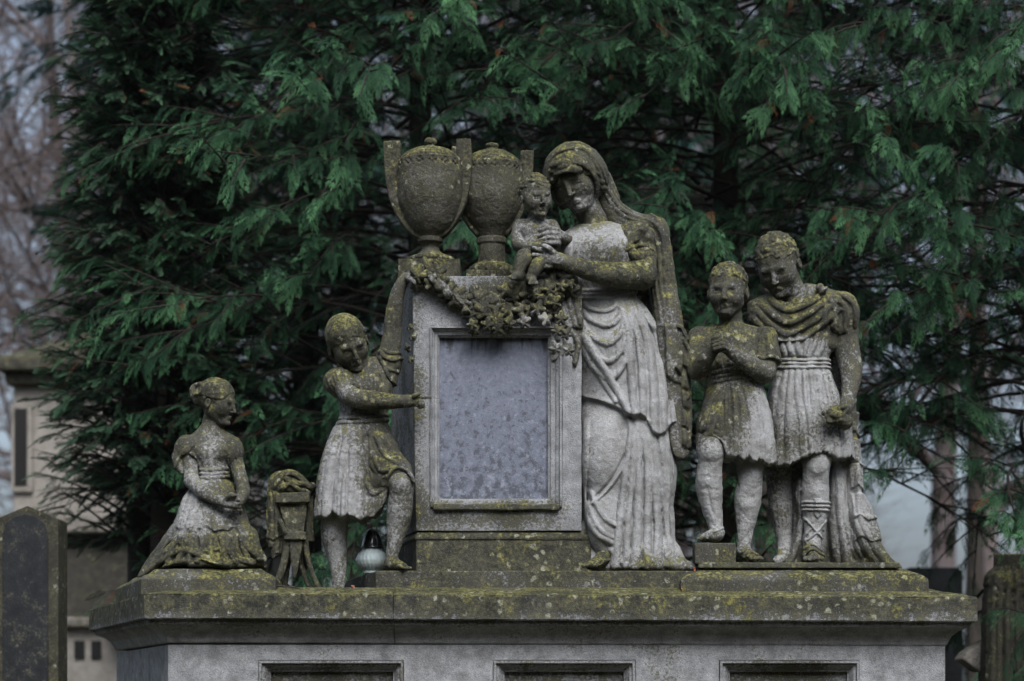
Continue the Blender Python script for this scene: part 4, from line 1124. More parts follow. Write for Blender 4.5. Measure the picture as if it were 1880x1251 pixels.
    for pts in ([(1040, 520), (1046, 570), (1054, 604)], [(1052, 520), (1058, 570), (1064, 600)], [(1028, 560), (1034, 590), (1044, 606)]): g.fold(pts, 4.5, 4)
    g.layer([(1004, 592), (1030, 606), (1068, 610), (1070, 600), (1060, 500), (1020, 500)], 5, 2)
    for pts in ([(1014, 606), (1024, 626), (1012, 650)], [(1034, 612), (1038, 634), (1030, 656)], [(1050, 612), (1060, 640), (1054, 674)], [(1012, 640), (1026, 646), (1040, 640)]): g.fold(pts, 5, 7)
    for p_ in ((1022, 636), (1044, 628), (1040, 664)): g.lump(*p_, 4, 5, -8)
    F.part('mantle_end', g, mat, 1.0, base=.25)
    return F
# ------------------------------------------------------------------ infant
def make_infant():
    F = Fig('infant_statue', 'small naked stone infant sitting on the stele corner in the mother\'s arms', 'statue', 975, 505, .50, ground=(1052, 2.217),
            tone=[(980, 440, 40, 40, -.12), (955, 500, 22, 30, .45), (983, 345, 40, 18, .3)])
    mat = M['statue']
    R = rot(22, 10, -6); hc = (984, -56, 370); H = 78
    g = G(925, 1050, -130, 20, 320, 545, 1.3)
    head(g, hc, H, R, ears=(1, 0))
    g.chain([(986, -42, 398, 15), (984, -38, 416, 18)], 6)
    g.loft([(404, 984, -38, 14, 14), (414, 984, -38, 32, 20), (428, 983, -40, 34, 24), (450, 982, -44, 30, 25), (468, 982, -48, 31, 27), (486, 982, -50, 32, 26), (500, 982, -46, 26, 20)], 6, rd=5)
    g.ell((970, -60, 430), (13, 7, 10), 8); g.ell((998, -60, 430), (13, 7, 10), 8); g.ell((984, -68, 462), (20, 12, 16), 10)
    g.chain([(955, -42, 420, 13), (950, -48, 442, 12), (954, -60, 458, 11), (972, -80, 466, 9), (988, -88, 466, 8)], 5, smooth=3)
    fingers(g, (990, -90, 466), (1004, -92, 464), (0, 0, 13), r=3, curl=(0, -2, 3))
    g.chain([(1012, -44, 420, 12), (1022, -50, 440, 10), (1020, -60, 456, 9)], 5)
    # legs hang over the edge of the stele
    g.chain([(970, -56, 488, 17), (962, -84, 486, 16), (955, -96, 500, 12), (951, -98, 520, 9)], 6, smooth=3)
    g.chain([(951, -98, 521, 9), (942, -112, 526, 6.5)], 4)
    for i in range(4): g.cap((938 + i * 3, -112, 525 + i), (933 + i * 3.4, -117, 527 + i), 2.8, 2.3, .6)
    g.chain([(994, -56, 490, 17), (992, -86, 492, 14), (982, -94, 508, 11), (974, -92, 524, 8)], 6, smooth=3)
    g.chain([(974, -93, 526, 9), (978, -106, 534, 7)], 4)
    for i in range(4): g.cap((972 + i * 4, -106, 534), (971 + i * 4.6, -111, 538), 2.8, 2.3, .6)
    g.groove([(972, 478), (984, 482), (998, 478)], 2, 3); g.lump(984, 472, 2.5, 2.5, -2)
    F.part('body', g, mat, .8, base=.62, chip=1)
    g = G(940, 1030, -120, 10, 322, 420, 1.3)
    curls(g, hc, H, R, n=420, r=.030, front=-.20, lo=.12, seed=5, cap=(.345, .43, .38), k=3)
    cutface(g, hc, H, R, .16, .35, -.19)
    F.part('hair', g, mat, .7, base=.8)
    return F
# ------------------------------------------------------------------ kneeling girl
def make_kneeling():
    F = Fig('kneeling_girl_statue', 'stone girl with a hair bun kneeling in profile at the far left with folded hands', 'statue', 390, 1042, .42, ground=(1048, 2.226),
            tone=[(400, 740, 45, 40, .5), (390, 830, 28, 30, -.25), (345, 815, 30, 30, .25), (430, 830, 25, 50, .35), (400, 905, 60, 22, .25), (345, 935, 35, 40, -.4), (300, 1040, 70, 45, .4), (420, 1030, 80, 25, .35), (465, 960, 20, 60, .2), (385, 1012, 120, 24, .35), (320, 900, 12, 60, .3)])
    mat = M['statue']
    R = rot(70, 6, 3); hc = (399, -4, 738); H = 84
    g = G(315, 480, -120, 70, 690, 960, 1.4)
    head(g, hc, H, R, ears=(1, 1))
    g.chain([(392, 4, 762, 20), (387, 2, 785, 20), (384, 2, 806, 26)], 8)
    g.cap((385, 2, 786), (348, 0, 814), 12, 15, 10); g.cap((389, 2, 788), (424, 0, 812), 11, 14, 10)
    g.loft([(796, 384, 2, 22, 18), (808, 383, 2, 44, 24), (824, 384, 0, 44, 26), (840, 386, 0, 36, 24)], 6, rd=6)
    # near arm
    g.chain([(347, -12, 832, 15), (350, -18, 860, 13.5), (354, -28, 884, 13)], 6)
    g.chain([(354, -28, 884, 13), (376, -50, 904, 12.5), (402, -66, 920, 10.5), (424, -72, 928, 8.5)], 6, smooth=3)
    g.chain([(424, -72, 929, 9), (438, -74, 932, 8)], 4)
    # far arm
    g.chain([(430, -2, 836, 13.5), (440, -14, 870, 12.5), (448, -24, 898, 12.5), (447, -44, 918, 10.5), (438, -62, 930, 8.5)], 6, smooth=3)
    for i in range(4):
        g.cap((432 + i * 1.5, -80 + i * 3, 921 + i * 6), (446 + i, -78 + i * 3, 923 + i * 6), 3.8, 3.4, 1.2)
        g.cap((446 + i, -78 + i * 3, 923 + i * 6), (448, -70 + i * 3, 929 + i * 6), 3.4, 2.8, .6)
    g.chain([(424, -78, 922, 5), (432, -86, 916, 4.4), (441, -84, 916, 3.6)], 2)
    F.part('body', g, mat, .8, base=.45, chip=1)
    # hair with a bun
    g = G(335, 455, -80, 70, 688, 790, 1.4)
    T = lambda x, y, z: np.array(hc) + H * (R @ np.array([x, y, z]))
    g.ell(T(0, .09, -.15), np.array([.375, .45, .40]) * H, 2, 'u', R)
    g.ell(T(0, -.40, .16), np.array([.32, .36, .40]) * H, 3, 's', R)
    g.ell(T(.3, -.02, .32), np.array([.3, .36, .28]) * H, 4, 's', R)
    g.ell(T(-.37, .05, .06), np.array([.10, .09, .12]) * H, 2, 's', R)
    g.ell((362, 8, 714), (17, 16, 15), 4); g.ell((356, 4, 722), (9, 10, 10), 3); g.ell((372, -4, 708), (11, 11, 8), 3); g.ell((362, 0, 732), (9, 10, 12), 4)
    for i in range(9):
        a = i / 8; g.fold([(424 - 6 * a, 706 + 26 * a), (400, 703 + 30 * a), (378, 708 + 18 * a), (364, 714 + 8 * a)], 3, 2.6)
    g.fold([(356, 706), (366, 704), (374, 712), (370, 722), (358, 724)], 4, 4)
    F.part('hair', g, mat, .8, base=.75)
    # dress
    g = G(232, 515, -130, 120, 785, 1062, 1.8)
    g.pad = 11
    g.loft([(798, 384, 2, 32, 22), (812, 383, 2, 48, 27), (830, 384, 0, 44, 30), (850, 388, 0, 34, 27), (868, 391, 0, 28, 24), (884, 391, 0, 32, 27)], 4, rd=6)
    g.ell((408, -16, 828), (16, 16, 16), 8); g.ell((374, -16, 830), (14, 14, 15), 8)
    ff = lambda th, z: 3.0 * np.clip((z - 880) / 60, 0, 1) * pleat(th, 7, z * .01) * 1.2
    g.loft([(878, 391, 0, 28, 25), (892, 390, -2, 40, 32), (915, 388, -4, 54, 42), (945, 389, -8, 64, 52), (978, 391, -12, 72, 60)], 3, folds=ff, hem=lambda x: 976 + 3 * np.sin(x / 9) + 2 * np.sin(x / 3.7), rd=2.5)
    g.loft([(930, 386, -2, 50, 44), (965, 388, -6, 66, 56), (995, 386, -8, 80, 66), (1020, 384, -8, 92, 72), (1040, 384, -8, 100, 78)], 2, folds=lambda th, z: 3.5 * pleat(th, 7, z * .02) * 1.4, rd=4)
    g.chain([(350, 0, 985, 40), (310, 8, 1012, 28), (280, 4, 1040, 18), (260, -4, 1066, 10), (252, -10, 1082, 5)], 14)
    g.chain([(330, -50, 1010, 14), (300, -46, 1030, 10), (270, -44, 1054, 7), (256, -40, 1074, 5)], 6)
    g.chain([(452, -30, 990, 26), (466, -40, 1015, 18), (486, -44, 1028, 8)], 12)
    # sash
    for z in (861, 868, 875): g.fold([(362, z + 1), (390, z + 3), (420, z - 1)], 3.4, 4)
    g.fold([(388, 876), (392, 900), (398, 960)], 4, 3); g.fold([(402, 878), (410, 900), (420, 960)], 3.5, 3); g.fold([(376, 878), (366, 910), (352, 970)], 5, 3)
    g.fold([(366, 884), (344, 910), (330, 968)], 4, 4)
    for x in (372, 384, 396, 406): g.groove([(x - 2, 842), (x, 858)], 1.8, 2)
    # gathered lower folds, train
    for i, x in enumerate((330, 346, 362, 376, 398, 414, 430, 448)):
        g.fold([(x, 984), (x + 4 * ((i % 2) * 2 - 1), 1005), (x + (x - 385) * .25, 1034)], 5 + (i % 3), 6 + 2 * (i % 2), 6, 7)
    g.fold([(336, 992), (352, 1010), (386, 1016), (410, 1010)], 6, 6, 5, 5)
    g.fold([(252, 1080), (276, 1052), (306, 1030), (340, 1014), (368, 1020), (400, 1034), (430, 1040)], 6, 9, 7, 9)
    g.fold([(262, 1062), (288, 1036), (316, 1012), (336, 990)], 7, 7)
    g.fold([(258, 1074), (290, 1054), (330, 1036), (356, 1032)], 5, 6)
    g.fold([(274, 1040), (296, 1014), (316, 992)], 5, 5)
    g.fold([(446, 990), (462, 1010), (484, 1028)], 6, 7); g.fold([(430, 1002), (444, 1026), (470, 1036)], 6, 7)
    g.layer([(356, 1040), (380, 1030), (410, 1038), (440, 1030), (492, 1028), (492, 1050), (356, 1050)], 5, 3)
    F.part('dress', g, mat, 1.2, base=.50, chip=1.5)
    # puffed sleeves
    for nm, c, r_, fl in (('sleeve', (345, -6, 824), (26, 26, 27), 0), ('sleeve', (426, 0, 828), (21, 22, 30), 1)):
        g = G(c[0] - 40, c[0] + 40, -60, 50, 788, 880, 1.5)
        g.ell(c, r_, 2)
        if not fl:
            g.chain([(326, -12, 838, 11), (330, -22, 856, 9), (336, -26, 868, 5)], 6)
            for i in range(5): g.fold([(322 + 2 * i, 864 - 5 * i), (330 + 3 * i, 842 - 4 * i), (350 + 2 * i, 830 - 3 * i)], 3.2, 4, 2.5, 2)
            g.fold([(352, 832), (364, 846), (366, 864)], 4, 5)
        else:
            for i in range(4): g.fold([(412 + 5 * i, 812 + 2 * i), (418 + 5 * i, 834), (420 + 6 * i, 856)], 3.2, 3, 2.5, 2)
        F.part(nm, g, mat, 1, base=.5)
    return F
# ------------------------------------------------------------------ girl pointing at the tablet
def make_pointing():
    F = Fig('pointing_girl_statue', 'stone girl in a short belted dress reaching up and pointing at the tablet', 'statue', 650, 1078, .40, ground=(1051, 2.217),
            tone=[(640, 610, 45, 45, .35), (700, 740, 60, 16, .4), (722, 860, 45, 60, .45), (728, 570, 30, 80, .4), (690, 700, 40, 70, .2), (622, 870, 42, 90, -.6), (615, 1000, 30, 60, -.15), (735, 880, 22, 16, -.35), (725, 950, 22, 50, -.2), (722, 1040, 40, 20, .35), (588, 850, 12, 90, .25), (620, 1070, 20, 15, .3)])
    mat = M['statue']
    R = rot(12, 30, -20); hc = (640, -22, 632); H = 98
    g = G(590, 800, -120, 60, 485, 770, 1.4)
    head(g, hc, H, R, ears=(1, 1))
    g.chain([(660, -4, 662, 19), (680, 2, 684, 20), (688, 2, 704, 24)], 8)
    # raised arm laid over the top of the stele
    g.chain([(708, 4, 672, 21), (714, 4, 642, 19), (720, 4, 612, 17.5), (722, 0, 584, 16.5), (726, -6, 556, 14.5), (732, -10, 532, 12), (742, -14, 514, 10), (756, -18, 506, 9)], 6, smooth=3)
    fingers(g, (756, -22, 506), (780, -26, 504), (4, -16, 2), r=3.8, curl=(2, -2, 4))
    g.chain([(748, -22, 512, 6), (758, -36, 518, 4.5), (762, -38, 524, 3.6)], 2)
    # pointing arm
    g.chain([(632, -30, 706, 20), (640, -42, 724, 18), (656, -50, 736, 17.5), (690, -52, 740, 17), (725, -52, 742, 13.5), (752, -54, 742, 10)], 8, smooth=3)
    g.chain([(752, -54, 742, 11), (768, -56, 740, 10.5)], 4, fl=.8)
    g.cap((770, -60, 735), (780, -60, 735), 4, 3.6, 1); g.cap((780, -60, 735), (792, -58, 735), 3.5, 2.6, .6)
    for i in range(3): g.cap((770, -62 + i * 2, 742 + i * 4), (779, -64 + i * 2, 744 + i * 4), 4.2, 3.8, 1); g.cap((779, -64 + i * 2, 744 + i * 4), (773, -66 + i * 2, 748 + i * 3), 3.6, 3, .6)
    g.cap((762, -66, 734), (772, -70, 731), 4, 3, 1)
    F.part('body', g, mat, .8, base=.5, chip=1.5)
    # legs
    g = G(575, 785, -130, 90, 850, 1082, 1.6)
    g.chain([(640, 10, 900, 34), (616, 6, 946, 26), (612, 8, 975, 25), (614, 12, 1000, 21), (619, 10, 1035, 15), (621, 8, 1062, 13)], 8, smooth=2)
    g.chain([(621, 4, 1068, 13), (622, -10, 1078, 10)], 4); 
    for i in range(5): g.cap((613 + i * 4, -14, 1078), (612 + i * 4.2, -22, 1080), 3.2, 2.8, .6)
    g.chain([(690, -4, 880, 36), (720, -30, 880, 28), (737, -44, 890, 24), (738, -42, 912, 22), (735, -36, 935, 23), (732, -32, 960, 21), (727, -34, 990, 15), (722, -36, 1018, 11.5), (722, -38, 1034, 12)], 8, smooth=2)
    g.ell((737, -59, 892), (13, 7, 14), 9); g.lump(738, 912, 8, 5, -2)
    g.chain([(716, -36, 1036, 11), (728, -52, 1038, 10), (744, -64, 1043, 7)], 5)
    for i in range(5): g.cap((743 - i * 2, -60 - i * 3, 1043), (756 - i * 3, -66 - i * 3, 1046), 4 - i * .25, 3 - i * .2, .8)
    F.part('legs', g, mat, .9, base=.42, chip=1.5)
    g = G(588, 690, -90, 60, 570, 705, 1.4)
    T = lambda x, y, z: np.array(hc) + H * (R @ np.array([x, y, z]))
    g.ell(T(0, .09, -.15), np.array([.375, .45, .40]) * H, 2, 'u', R)
    g.ell(T(0, -.42, .17), np.array([.31, .40, .385]) * H, 4, 's', R)
    for i in range(10): g.fold([(600 + 8 * i, 640 - 3 * i), (612 + 6 * i, 604), (632 + i, 588)], 3.4, 1.8)
    g.ell((627, -8, 668), (9, 9, 9), 2); g.ell((625, -14, 666), (4, 4, 4), 1, 's'); g.ell((630, 10, 676), (8, 9, 9), 3)
    F.part('hair', g, mat, .9, base=.8)
    # dress
    g = G(565, 780, -125, 100, 640, 965, 1.8)
    g.pad = 12
    g.loft([(652, 692, 6, 26, 18), (672, 688, 4, 40, 26), (692, 676, 0, 50, 32), (720, 670, -4, 50, 36), (750, 667, -4, 44, 34), (772, 666, -2, 43, 33), (790, 667, 0, 48, 38)], 5, rd=6)
    hem = lambda x: np.interp(x, [570, 585, 600, 612, 622, 632, 642, 655, 662, 680, 700], [950, 944, 950, 942, 949, 951, 944, 950, 954, 950, 944]) + 1.2 * np.sin(x * .9)
    ff = lambda th, z: 5.0 * np.clip((z - 780) / 120, 0, 1) * pleat(th, 6, .5) * 1.3
    g.loft([(774, 660, -2, 42, 33), (790, 656, -2, 48, 38), (830, 648, -2, 55, 44), (880, 641, 0, 60, 48), (920, 638, 0, 60, 50), (960, 637, 0, 60, 52)], 5, hem=hem, folds=ff, rd=2.5)
    # skirt over the lifted thigh
    g.chain([(690, -4, 800, 30), (706, -14, 846, 34), (728, -34, 870, 30)], 12)
    g.slab(smooth_path([(668, 800), (706, 800), (738, 848), (756, 868), (762, 888), (752, 880), (736, 868), (722, 872), (714, 892), (710, 915), (700, 935), (686, 952), (672, 944), (664, 900)], 3), lambda X, Z: -30 - .35 * (X - 690), 9, 8, 4)
    g.ell((740, -46, 897), (19, 30, 26), 3, 's')
    # sash and bodice folds
    for z in (764, 772): g.fold([(615, z + 3), (660, z + 5), (716, z - 3)], 4, 4.5)
    for a in ([(676, 690), (672, 720), (660, 756)], [(690, 684), (690, 720), (680, 758)], [(700, 680), (706, 712), (698, 756)], [(652, 712), (650, 736), (645, 760)], [(712, 700), (712, 730), (708, 756)], [(640, 724), (650, 744), (668, 752)]): g.fold(a, 5, 4.5, 4, 3)
    for a, wd in (([(626, 782), (612, 830), (604, 880), (600, 944)], 8), ([(640, 782), (634, 840), (630, 900), (630, 945)], 7), ([(650, 782), (650, 840), (648, 946)], 6), ([(660, 784), (664, 860), (662, 950)], 7), ([(618, 784), (598, 840), (588, 900), (584, 946)], 6)): g.fold(a, wd, 5, wd * 1.3, 7)
    g.groove([(674, 790), (678, 850), (672, 940)], 4, 7)
    for a in ([(690, 800), (708, 838), (740, 860)], [(684, 830), (700, 868), (728, 862)], [(676, 860), (688, 884), (712, 880)], [(674, 884), (686, 908), (708, 898)], [(676, 806), (682, 850), (694, 876)]): g.fold(a, 5, 5, 4, 3)
    g.fold([(686, 950), (702, 930), (712, 904), (716, 880), (726, 866), (740, 864), (754, 874), (762, 890)], 3.5, 5)
    F.part('dress', g, mat, 1.1, base=.48, chip=1.5)
    g = G(590, 745, -75, 50, 618, 745, 1.6)
    g.ell((624, -18, 702), (29, 28, 27), 2); g.ell((648, -40, 712), (15, 10, 12), 5)
    for i in range(6): g.fold([(602 + 5 * i, 690 - 3 * i), (606 + 7 * i, 708), (616 + 5 * i, 724)], 4, 5, 3, 3)
    g.fold([(612, 730), (632, 724), (650, 708)], 4, 4); g.ell((603, -20, 692), (6, 6, 6), 2)
    F.part('sleeve', g, mat, 1.2, base=.65)
    g = G(670, 760, -45, 50, 615, 745, 1.6)
    g.ell((712, 4, 664), (26, 25, 30), 2); g.ell((708, 0, 690), (22, 22, 24), 6)
    for q, a_ in (([(694, 640), (704, 654), (722, 662), (738, 656)], 6), ([(694, 652), (708, 676), (730, 682)], 5), ([(700, 636), (716, 648), (736, 645)], 4), ([(704, 672), (716, 696), (726, 704)], 6), ([(690, 666), (700, 690), (706, 712)], 5)): g.fold(q, 4.5, a_, 3, 3)
    F.part('sleeve', g, mat, 1.2, base=.65)
    return F
# ------------------------------------------------------------------ younger boy
def make_boy():
    F = Fig('praying_boy_statue', 'stone boy in a short tunic with clasped hands and one foot on a block', 'statue', 1345, 1032, .50, ground=(1036, 2.256),
            tone=[(1335, 500, 50, 30, .3), (1290, 620, 40, 50, .3), (1400, 610, 30, 60, .35), (1340, 740, 40, 60, .25), (1300, 780, 40, 40, .3), (1398, 770, 30, 70, -.65), (1305, 890, 30, 80, -.5), (1375, 910, 30, 80, -.45), (1370, 1015, 40, 20, .35), (1300, 985, 35, 12, .3)])
    mat = M['statue']
    R = rot(-14, 6, 2); hc = (1335, -16, 532); H = 98
    g = G(1245, 1435, -110, 60, 474, 780, 1.5)
    head(g, hc, H, R, ears=(1, 1))
    g.chain([(1341, 0, 570, 22), (1344, 2, 590, 21), (1346, 4, 606, 28)], 8)
    g.loft([(588, 1346, 4, 26, 20), (602, 1346, 4, 62, 28), (622, 1346, 0, 70, 34), (650, 1346, -2, 62, 36), (690, 1350, 0, 50, 32), (700, 1350, 0, 48, 30)], 6, rd=7)
    g.chain([(1286, 2, 618, 24), (1276, -10, 650, 21), (1277, -28, 678, 17)], 8)
    g.chain([(1277, -28, 680, 17), (1290, -52, 664, 15), (1304, -66, 650, 11)], 6)
    g.chain([(1404, 2, 622, 25), (1408, -10, 656, 22), (1402, -28, 682, 19)], 8)
    g.chain([(1402, -28, 684, 19), (1378, -48, 676, 17), (1350, -62, 660, 13), (1330, -70, 648, 10.5)], 8, smooth=2)
    g.ell((1314, -72, 640), (15, 13, 14), 4)
    for i in range(4):
        z = 628 + i * 6.5
        g.cap((1302 + i, -84, z + 3), (1316 + i, -89, z - 1), 4.2, 4, 1.2); g.cap((1316 + i, -89, z - 1), (1326 + i, -83, z + 2), 4, 3.2, .6)
        g.cap((1326 + i, -78, z + 4), (1312, -84, z + 5), 3.6, 3, .6)
    g.chain([(1310, -80, 626, 5), (1320, -84, 622, 4)], 2)
    F.part('body', g, mat, .9, base=.6, chip=1.5)
    g = G(1245, 1430, -110, 70, 770, 1034, 1.5)
    g.chain([(1320, 0, 780, 34), (1304, -30, 806, 28), (1302, -40, 828, 25), (1302, -36, 850, 22), (1300, -28, 890, 24), (1304, -26, 920, 21), (1310, -28, 950, 15), (1314, -30, 972, 13)], 8, smooth=2)
    g.ell((1302, -57, 830), (11, 6, 13), 9)
    g.chain([(1314, -30, 978, 14), (1302, -48, 984, 11), (1286, -60, 988, 8)], 5)
    for i in range(5): g.cap((1286 + i * 4, -62 - i * 1.5, 987), (1278 + i * 5, -70 - i * 1.5, 990), 3.8, 3, .8)
    for q in ([(1296, 990), (1304, 978), (1318, 972)], [(1286, 990), (1294, 980), (1302, 974)], [(1304, 966), (1314, 972), (1326, 968)]): g.fold(q, 2.5, 2.5)
    g.chain([(1372, 4, 800, 34), (1378, -2, 850, 25), (1378, -4, 880, 22), (1374, 2, 915, 25), (1372, 2, 945, 20), (1368, -2, 978, 14), (1366, -4, 1000, 12.5)], 8, smooth=2)
    g.ell((1380, -21, 868), (10, 6, 12), 9)
    g.chain([(1366, -6, 1008, 14), (1372, -24, 1018, 11), (1382, -40, 1023, 8)], 5)
    for i in range(5): g.cap((1372 + i * 4.5, -42, 1022), (1374 + i * 5, -52 + i * 1.5, 1025), 3.8, 3, .8)
    for q in ([(1358, 1014), (1372, 1004), (1382, 1010)], [(1364, 1024), (1376, 1012), (1388, 1018)]): g.fold(q, 2.5, 2.5)
    g.groove([(1296, 900), (1302, 930), (1310, 950)], 3, 2); g.lump(1372, 930, 8, 10, 2); g.lump(1290, 880, 7, 16, 2)
    F.part('legs', g, mat, 1.2, base=.35, chip=2.5)
    g = G(1285, 1390, -85, 50, 474, 580, 1.3)
    curls(g, hc, H, R, n=520, r=.030, front=-.18, lo=.10, seed=11, cap=(.338, .42, .372), k=4)
    cutface(g, hc, H, R, .17, .345, -.17)
    for q in (-1, 1):
        g.ell(np.array(hc) + H * (R @ np.array([q * .35, .05, .08])), np.array([.1, .1, .13]) * H, 1, 's', R)
    F.part('hair', g, mat, .8, base=.75)
    g = G(1255, 1440, -100, 75, 596, 866, 1.7)
    g.pad = 11
    g.loft([(600, 1346, 4, 50, 24), (614, 1346, 4, 66, 32), (640, 1346, 0, 66, 38), (668, 1348, -2, 58, 38), (690, 1350, 0, 52, 35), (704, 1351, 0, 52, 35)], 3, rd=6)
    hem = lambda x: np.interp(x, [1270, 1284, 1300, 1318, 1330, 1340, 1348, 1360, 1370, 1382, 1394, 1410, 1430], [806, 803, 806, 813, 836, 842, 836, 844, 839, 847, 843, 850, 846]) + 1.2 * np.sin(x * .8)
    ff = lambda th, z: 4.5 * np.clip((z - 700) / 90, 0, 1) * pleat(th, 6, 1)*1.3
    g.loft([(690, 1350, 0, 50, 34), (710, 1350, -2, 54, 38), (740, 1350, -6, 60, 44), (775, 1349, -8, 68, 48), (810, 1350, -8, 72, 50), (858, 1352, -6, 72, 52)], 3, hem=hem, folds=ff, rd=2.5)
    g.ell((1308, -34, 785), (30, 28, 34), 12)
    g.ell((1296, -42, 836), (28, 28, 32), 4, 's')
    for z in (679, 687, 695): g.fold([(1305, z + 6), (1330, z + 2), (1360, z - 2), (1396, z + 4)], 3.8, 5)
    for a in ([(1330, 612), (1334, 640), (1340, 674)], [(1352, 608), (1356, 640), (1358, 672)], [(1374, 612), (1372, 640), (1366, 672)], [(1316, 660), (1322, 676), (1326, 684)]): g.fold(a, 5, 2.5)
    for a, wd in (([(1340, 700), (1346, 750), (1345, 836)], 5), ([(1352, 700), (1360, 760), (1362, 842)], 6), ([(1362, 700), (1376, 770), (1380, 845)], 6), ([(1376, 702), (1398, 770), (1402, 848)], 9), ([(1332, 702), (1330, 750), (1334, 836)], 5), ([(1388, 704), (1410, 760), (1416, 846)], 6)): g.fold(a, wd * .7, 5, wd * 1.4, 3.2)
    g.fold([(1322, 704), (1300, 740), (1286, 790)], 6, 5); g.fold([(1328, 704), (1312, 760), (1300, 800)], 6, 4); g.fold([(1284, 800), (1304, 803), (1322, 814), (1332, 836)], 3, 4)
    F.part('tunic', g, mat, 1.1, base=.48, chip=1.5)
    g = G(1370, 1440, -60, 50, 596, 700, 1.5)
    g.ell((1404, 0, 622), (26, 28, 34), 2); g.cap((1406, -8, 640), (1408, -14, 656), 25, 25, 3)
    g.fold([(1382, 654), (1398, 660), (1416, 656), (1430, 662)], 4, 5); g.ell((1388, -34, 664), (9, 10, 7), 2, 's')
    for a in ([(1392, 612), (1390, 636), (1386, 656)], [(1406, 612), (1408, 634), (1408, 656)]): g.fold(a, 4, 3)
    F.part('sleeve', g, mat, 1.1, base=.72)
    return F

# ------------------------------------------------------------------ older boy
def make_youth():
    F = Fig('youth_statue', 'tall stone youth in cloak and laced boots, head bowed, a flower in his hand', 'statue', 1510, 1032, .62, ground=(1037, 2.256), fr=.06,
            tone=[(1428, 455, 50, 28, .35), (1470, 580, 90, 45, .5), (1560, 570, 30, 50, .35), (1480, 640, 35, 30, -.45), (1475, 720, 50, 60, -.55), (1490, 810, 50, 35, .2), (1530, 765, 40, 30, .35), (1500, 900, 30, 70, -.5), (1550, 900, 50, 100, -.45), (1490, 1015, 30, 18, .5), (1590, 1020, 70, 25, .4), (1575, 690, 14, 80, .1)])
    mat = M['statue']
    R = rot(-24, 26, -8); hc = (1427, -24, 484); H = 108
    g = G(1365, 1600, -130, 70, 420, 830, 1.6)
    head(g, hc, H, R, ears=(1, 1))
    g.chain([(1448, -6, 515, 26), (1464, 2, 540, 25), (1472, 4, 562, 34)], 8)
    g.loft([(545, 1472, 6, 34, 24), (562, 1474, 6, 84, 32), (590, 1476, 2, 86, 38), (640, 1474, 0, 64, 36)], 6, rd=7)
    g.chain([(1552, 4, 585, 27), (1556, 0, 620, 24), (1562, -6, 655, 22), (1564, -14, 680, 19.5), (1560, -26, 710, 15), (1554, -36, 734, 12)], 8, smooth=2)
    g.chain([(1554, -38, 738, 13), (1544, -48, 756, 12)], 4)
    for i in range(4):
        g.cap((1548 - i * 6, -60, 752 + i * 3), (1540 - i * 6, -72, 764 + i * 3), 4.6, 4.2, 1.2); g.cap((1540 - i * 6, -72, 764 + i * 3), (1532 - i * 5, -70, 776 + i * 2), 4.2, 3.4, .6)
    g.chain([(1550, -58, 748, 5.5), (1536, -72, 750, 4.6), (1526, -76, 756, 3.8)], 2)
    F.part('body', g, mat, .9, base=.5, chip=1.5)
    g = G(1375, 1480, -110, 50, 420, 530, 1.3)
    curls(g, hc, H, R, n=520, r=.032, front=-.18, lo=.06, seed=21, cap=(.338, .42, .376), k=4)
    cutface(g, hc, H, R, .17, .345, -.16)
    for q in (-1, 1): g.ell(np.array(hc) + H * (R @ np.array([q * .35, .05, .08])), np.array([.1, .1, .13]) * H, 1, 's', R)
    F.part('hair', g, mat, .8, base=.75)
    # legs
    g = G(1395, 1545, -130, 80, 800, 1036, 1.5)
    g.chain([(1500, -10, 800, 36), (1499, -24, 838, 28), (1498, -26, 862, 24), (1497, -18, 895, 26), (1497, -16, 930, 24), (1494, -20, 970, 17), (1491, -24, 996, 15)], 8, smooth=2)
    g.ell((1499, -47, 850), (13, 6, 15), 10)
    g.chain([(1490, -26, 1004, 17), (1488, -50, 1016, 15), (1486, -70, 1024, 10)], 5)
    for i in range(5): g.cap((1472 + i * 7, -70, 1022), (1470 + i * 7.6, -86 + abs(i - 1.5) * 2, 1026), 4.8, 4, .8)
    g.chain([(1440, 20, 800, 34), (1436, 24, 860, 24), (1440, 28, 920, 22), (1446, 26, 985, 14), (1440, 4, 1018, 12), (1428, -14, 1024, 9)], 8, smooth=2)
    for z in (918, 925, 932): g.fold([(1470, z), (1498, z + 2), (1528, z + 1)], 2.4, 3.6)
    g.layer([(1493, 914), (1505, 914), (1506, 942), (1499, 950), (1492, 942)], 4, 1.6)
    for q in ([(1472, 944), (1496, 972), (1510, 984)], [(1526, 944), (1502, 970), (1480, 988)], [(1510, 966), (1522, 984), (1514, 1004)], [(1488, 966), (1476, 984), (1482, 1004)]): g.fold(q, 2.4, 3.4)
    g.fold([(1466, 1020), (1486, 1006), (1508, 1020)], 3, 4); g.fold([(1470, 1008), (1486, 996), (1504, 1008)], 3, 3)
    g.lump(1500, 884, 14, 8, -3); g.lump(1498, 900, 8, 14, 2)
    F.part('legs', g, mat, 1.1, base=.35, chip=2)
    # tunic
    g = G(1395, 1600, -110, 80, 580, 866, 1.8)
    g.pad = 12
    g.loft([(584, 1474, 2, 66, 36), (610, 1474, -2, 62, 38), (640, 1473, -4, 56, 38), (658, 1473, -2, 51, 36), (672, 1474, -2, 51, 36), (690, 1477, -2, 58, 40)], 3, rd=6)
    hem = lambda x: np.interp(x, [1405, 1420, 1432, 1446, 1460, 1478, 1494, 1512, 1528, 1544, 1562, 1580], [852, 856, 850, 852, 844, 834, 832, 828, 836, 838, 834, 842]) + 1.2 * np.sin(x * .8)
    ff = lambda th, z: 5 * np.clip((z - 680) / 100, 0, 1) * pleat(th, 7, .6)*1.3
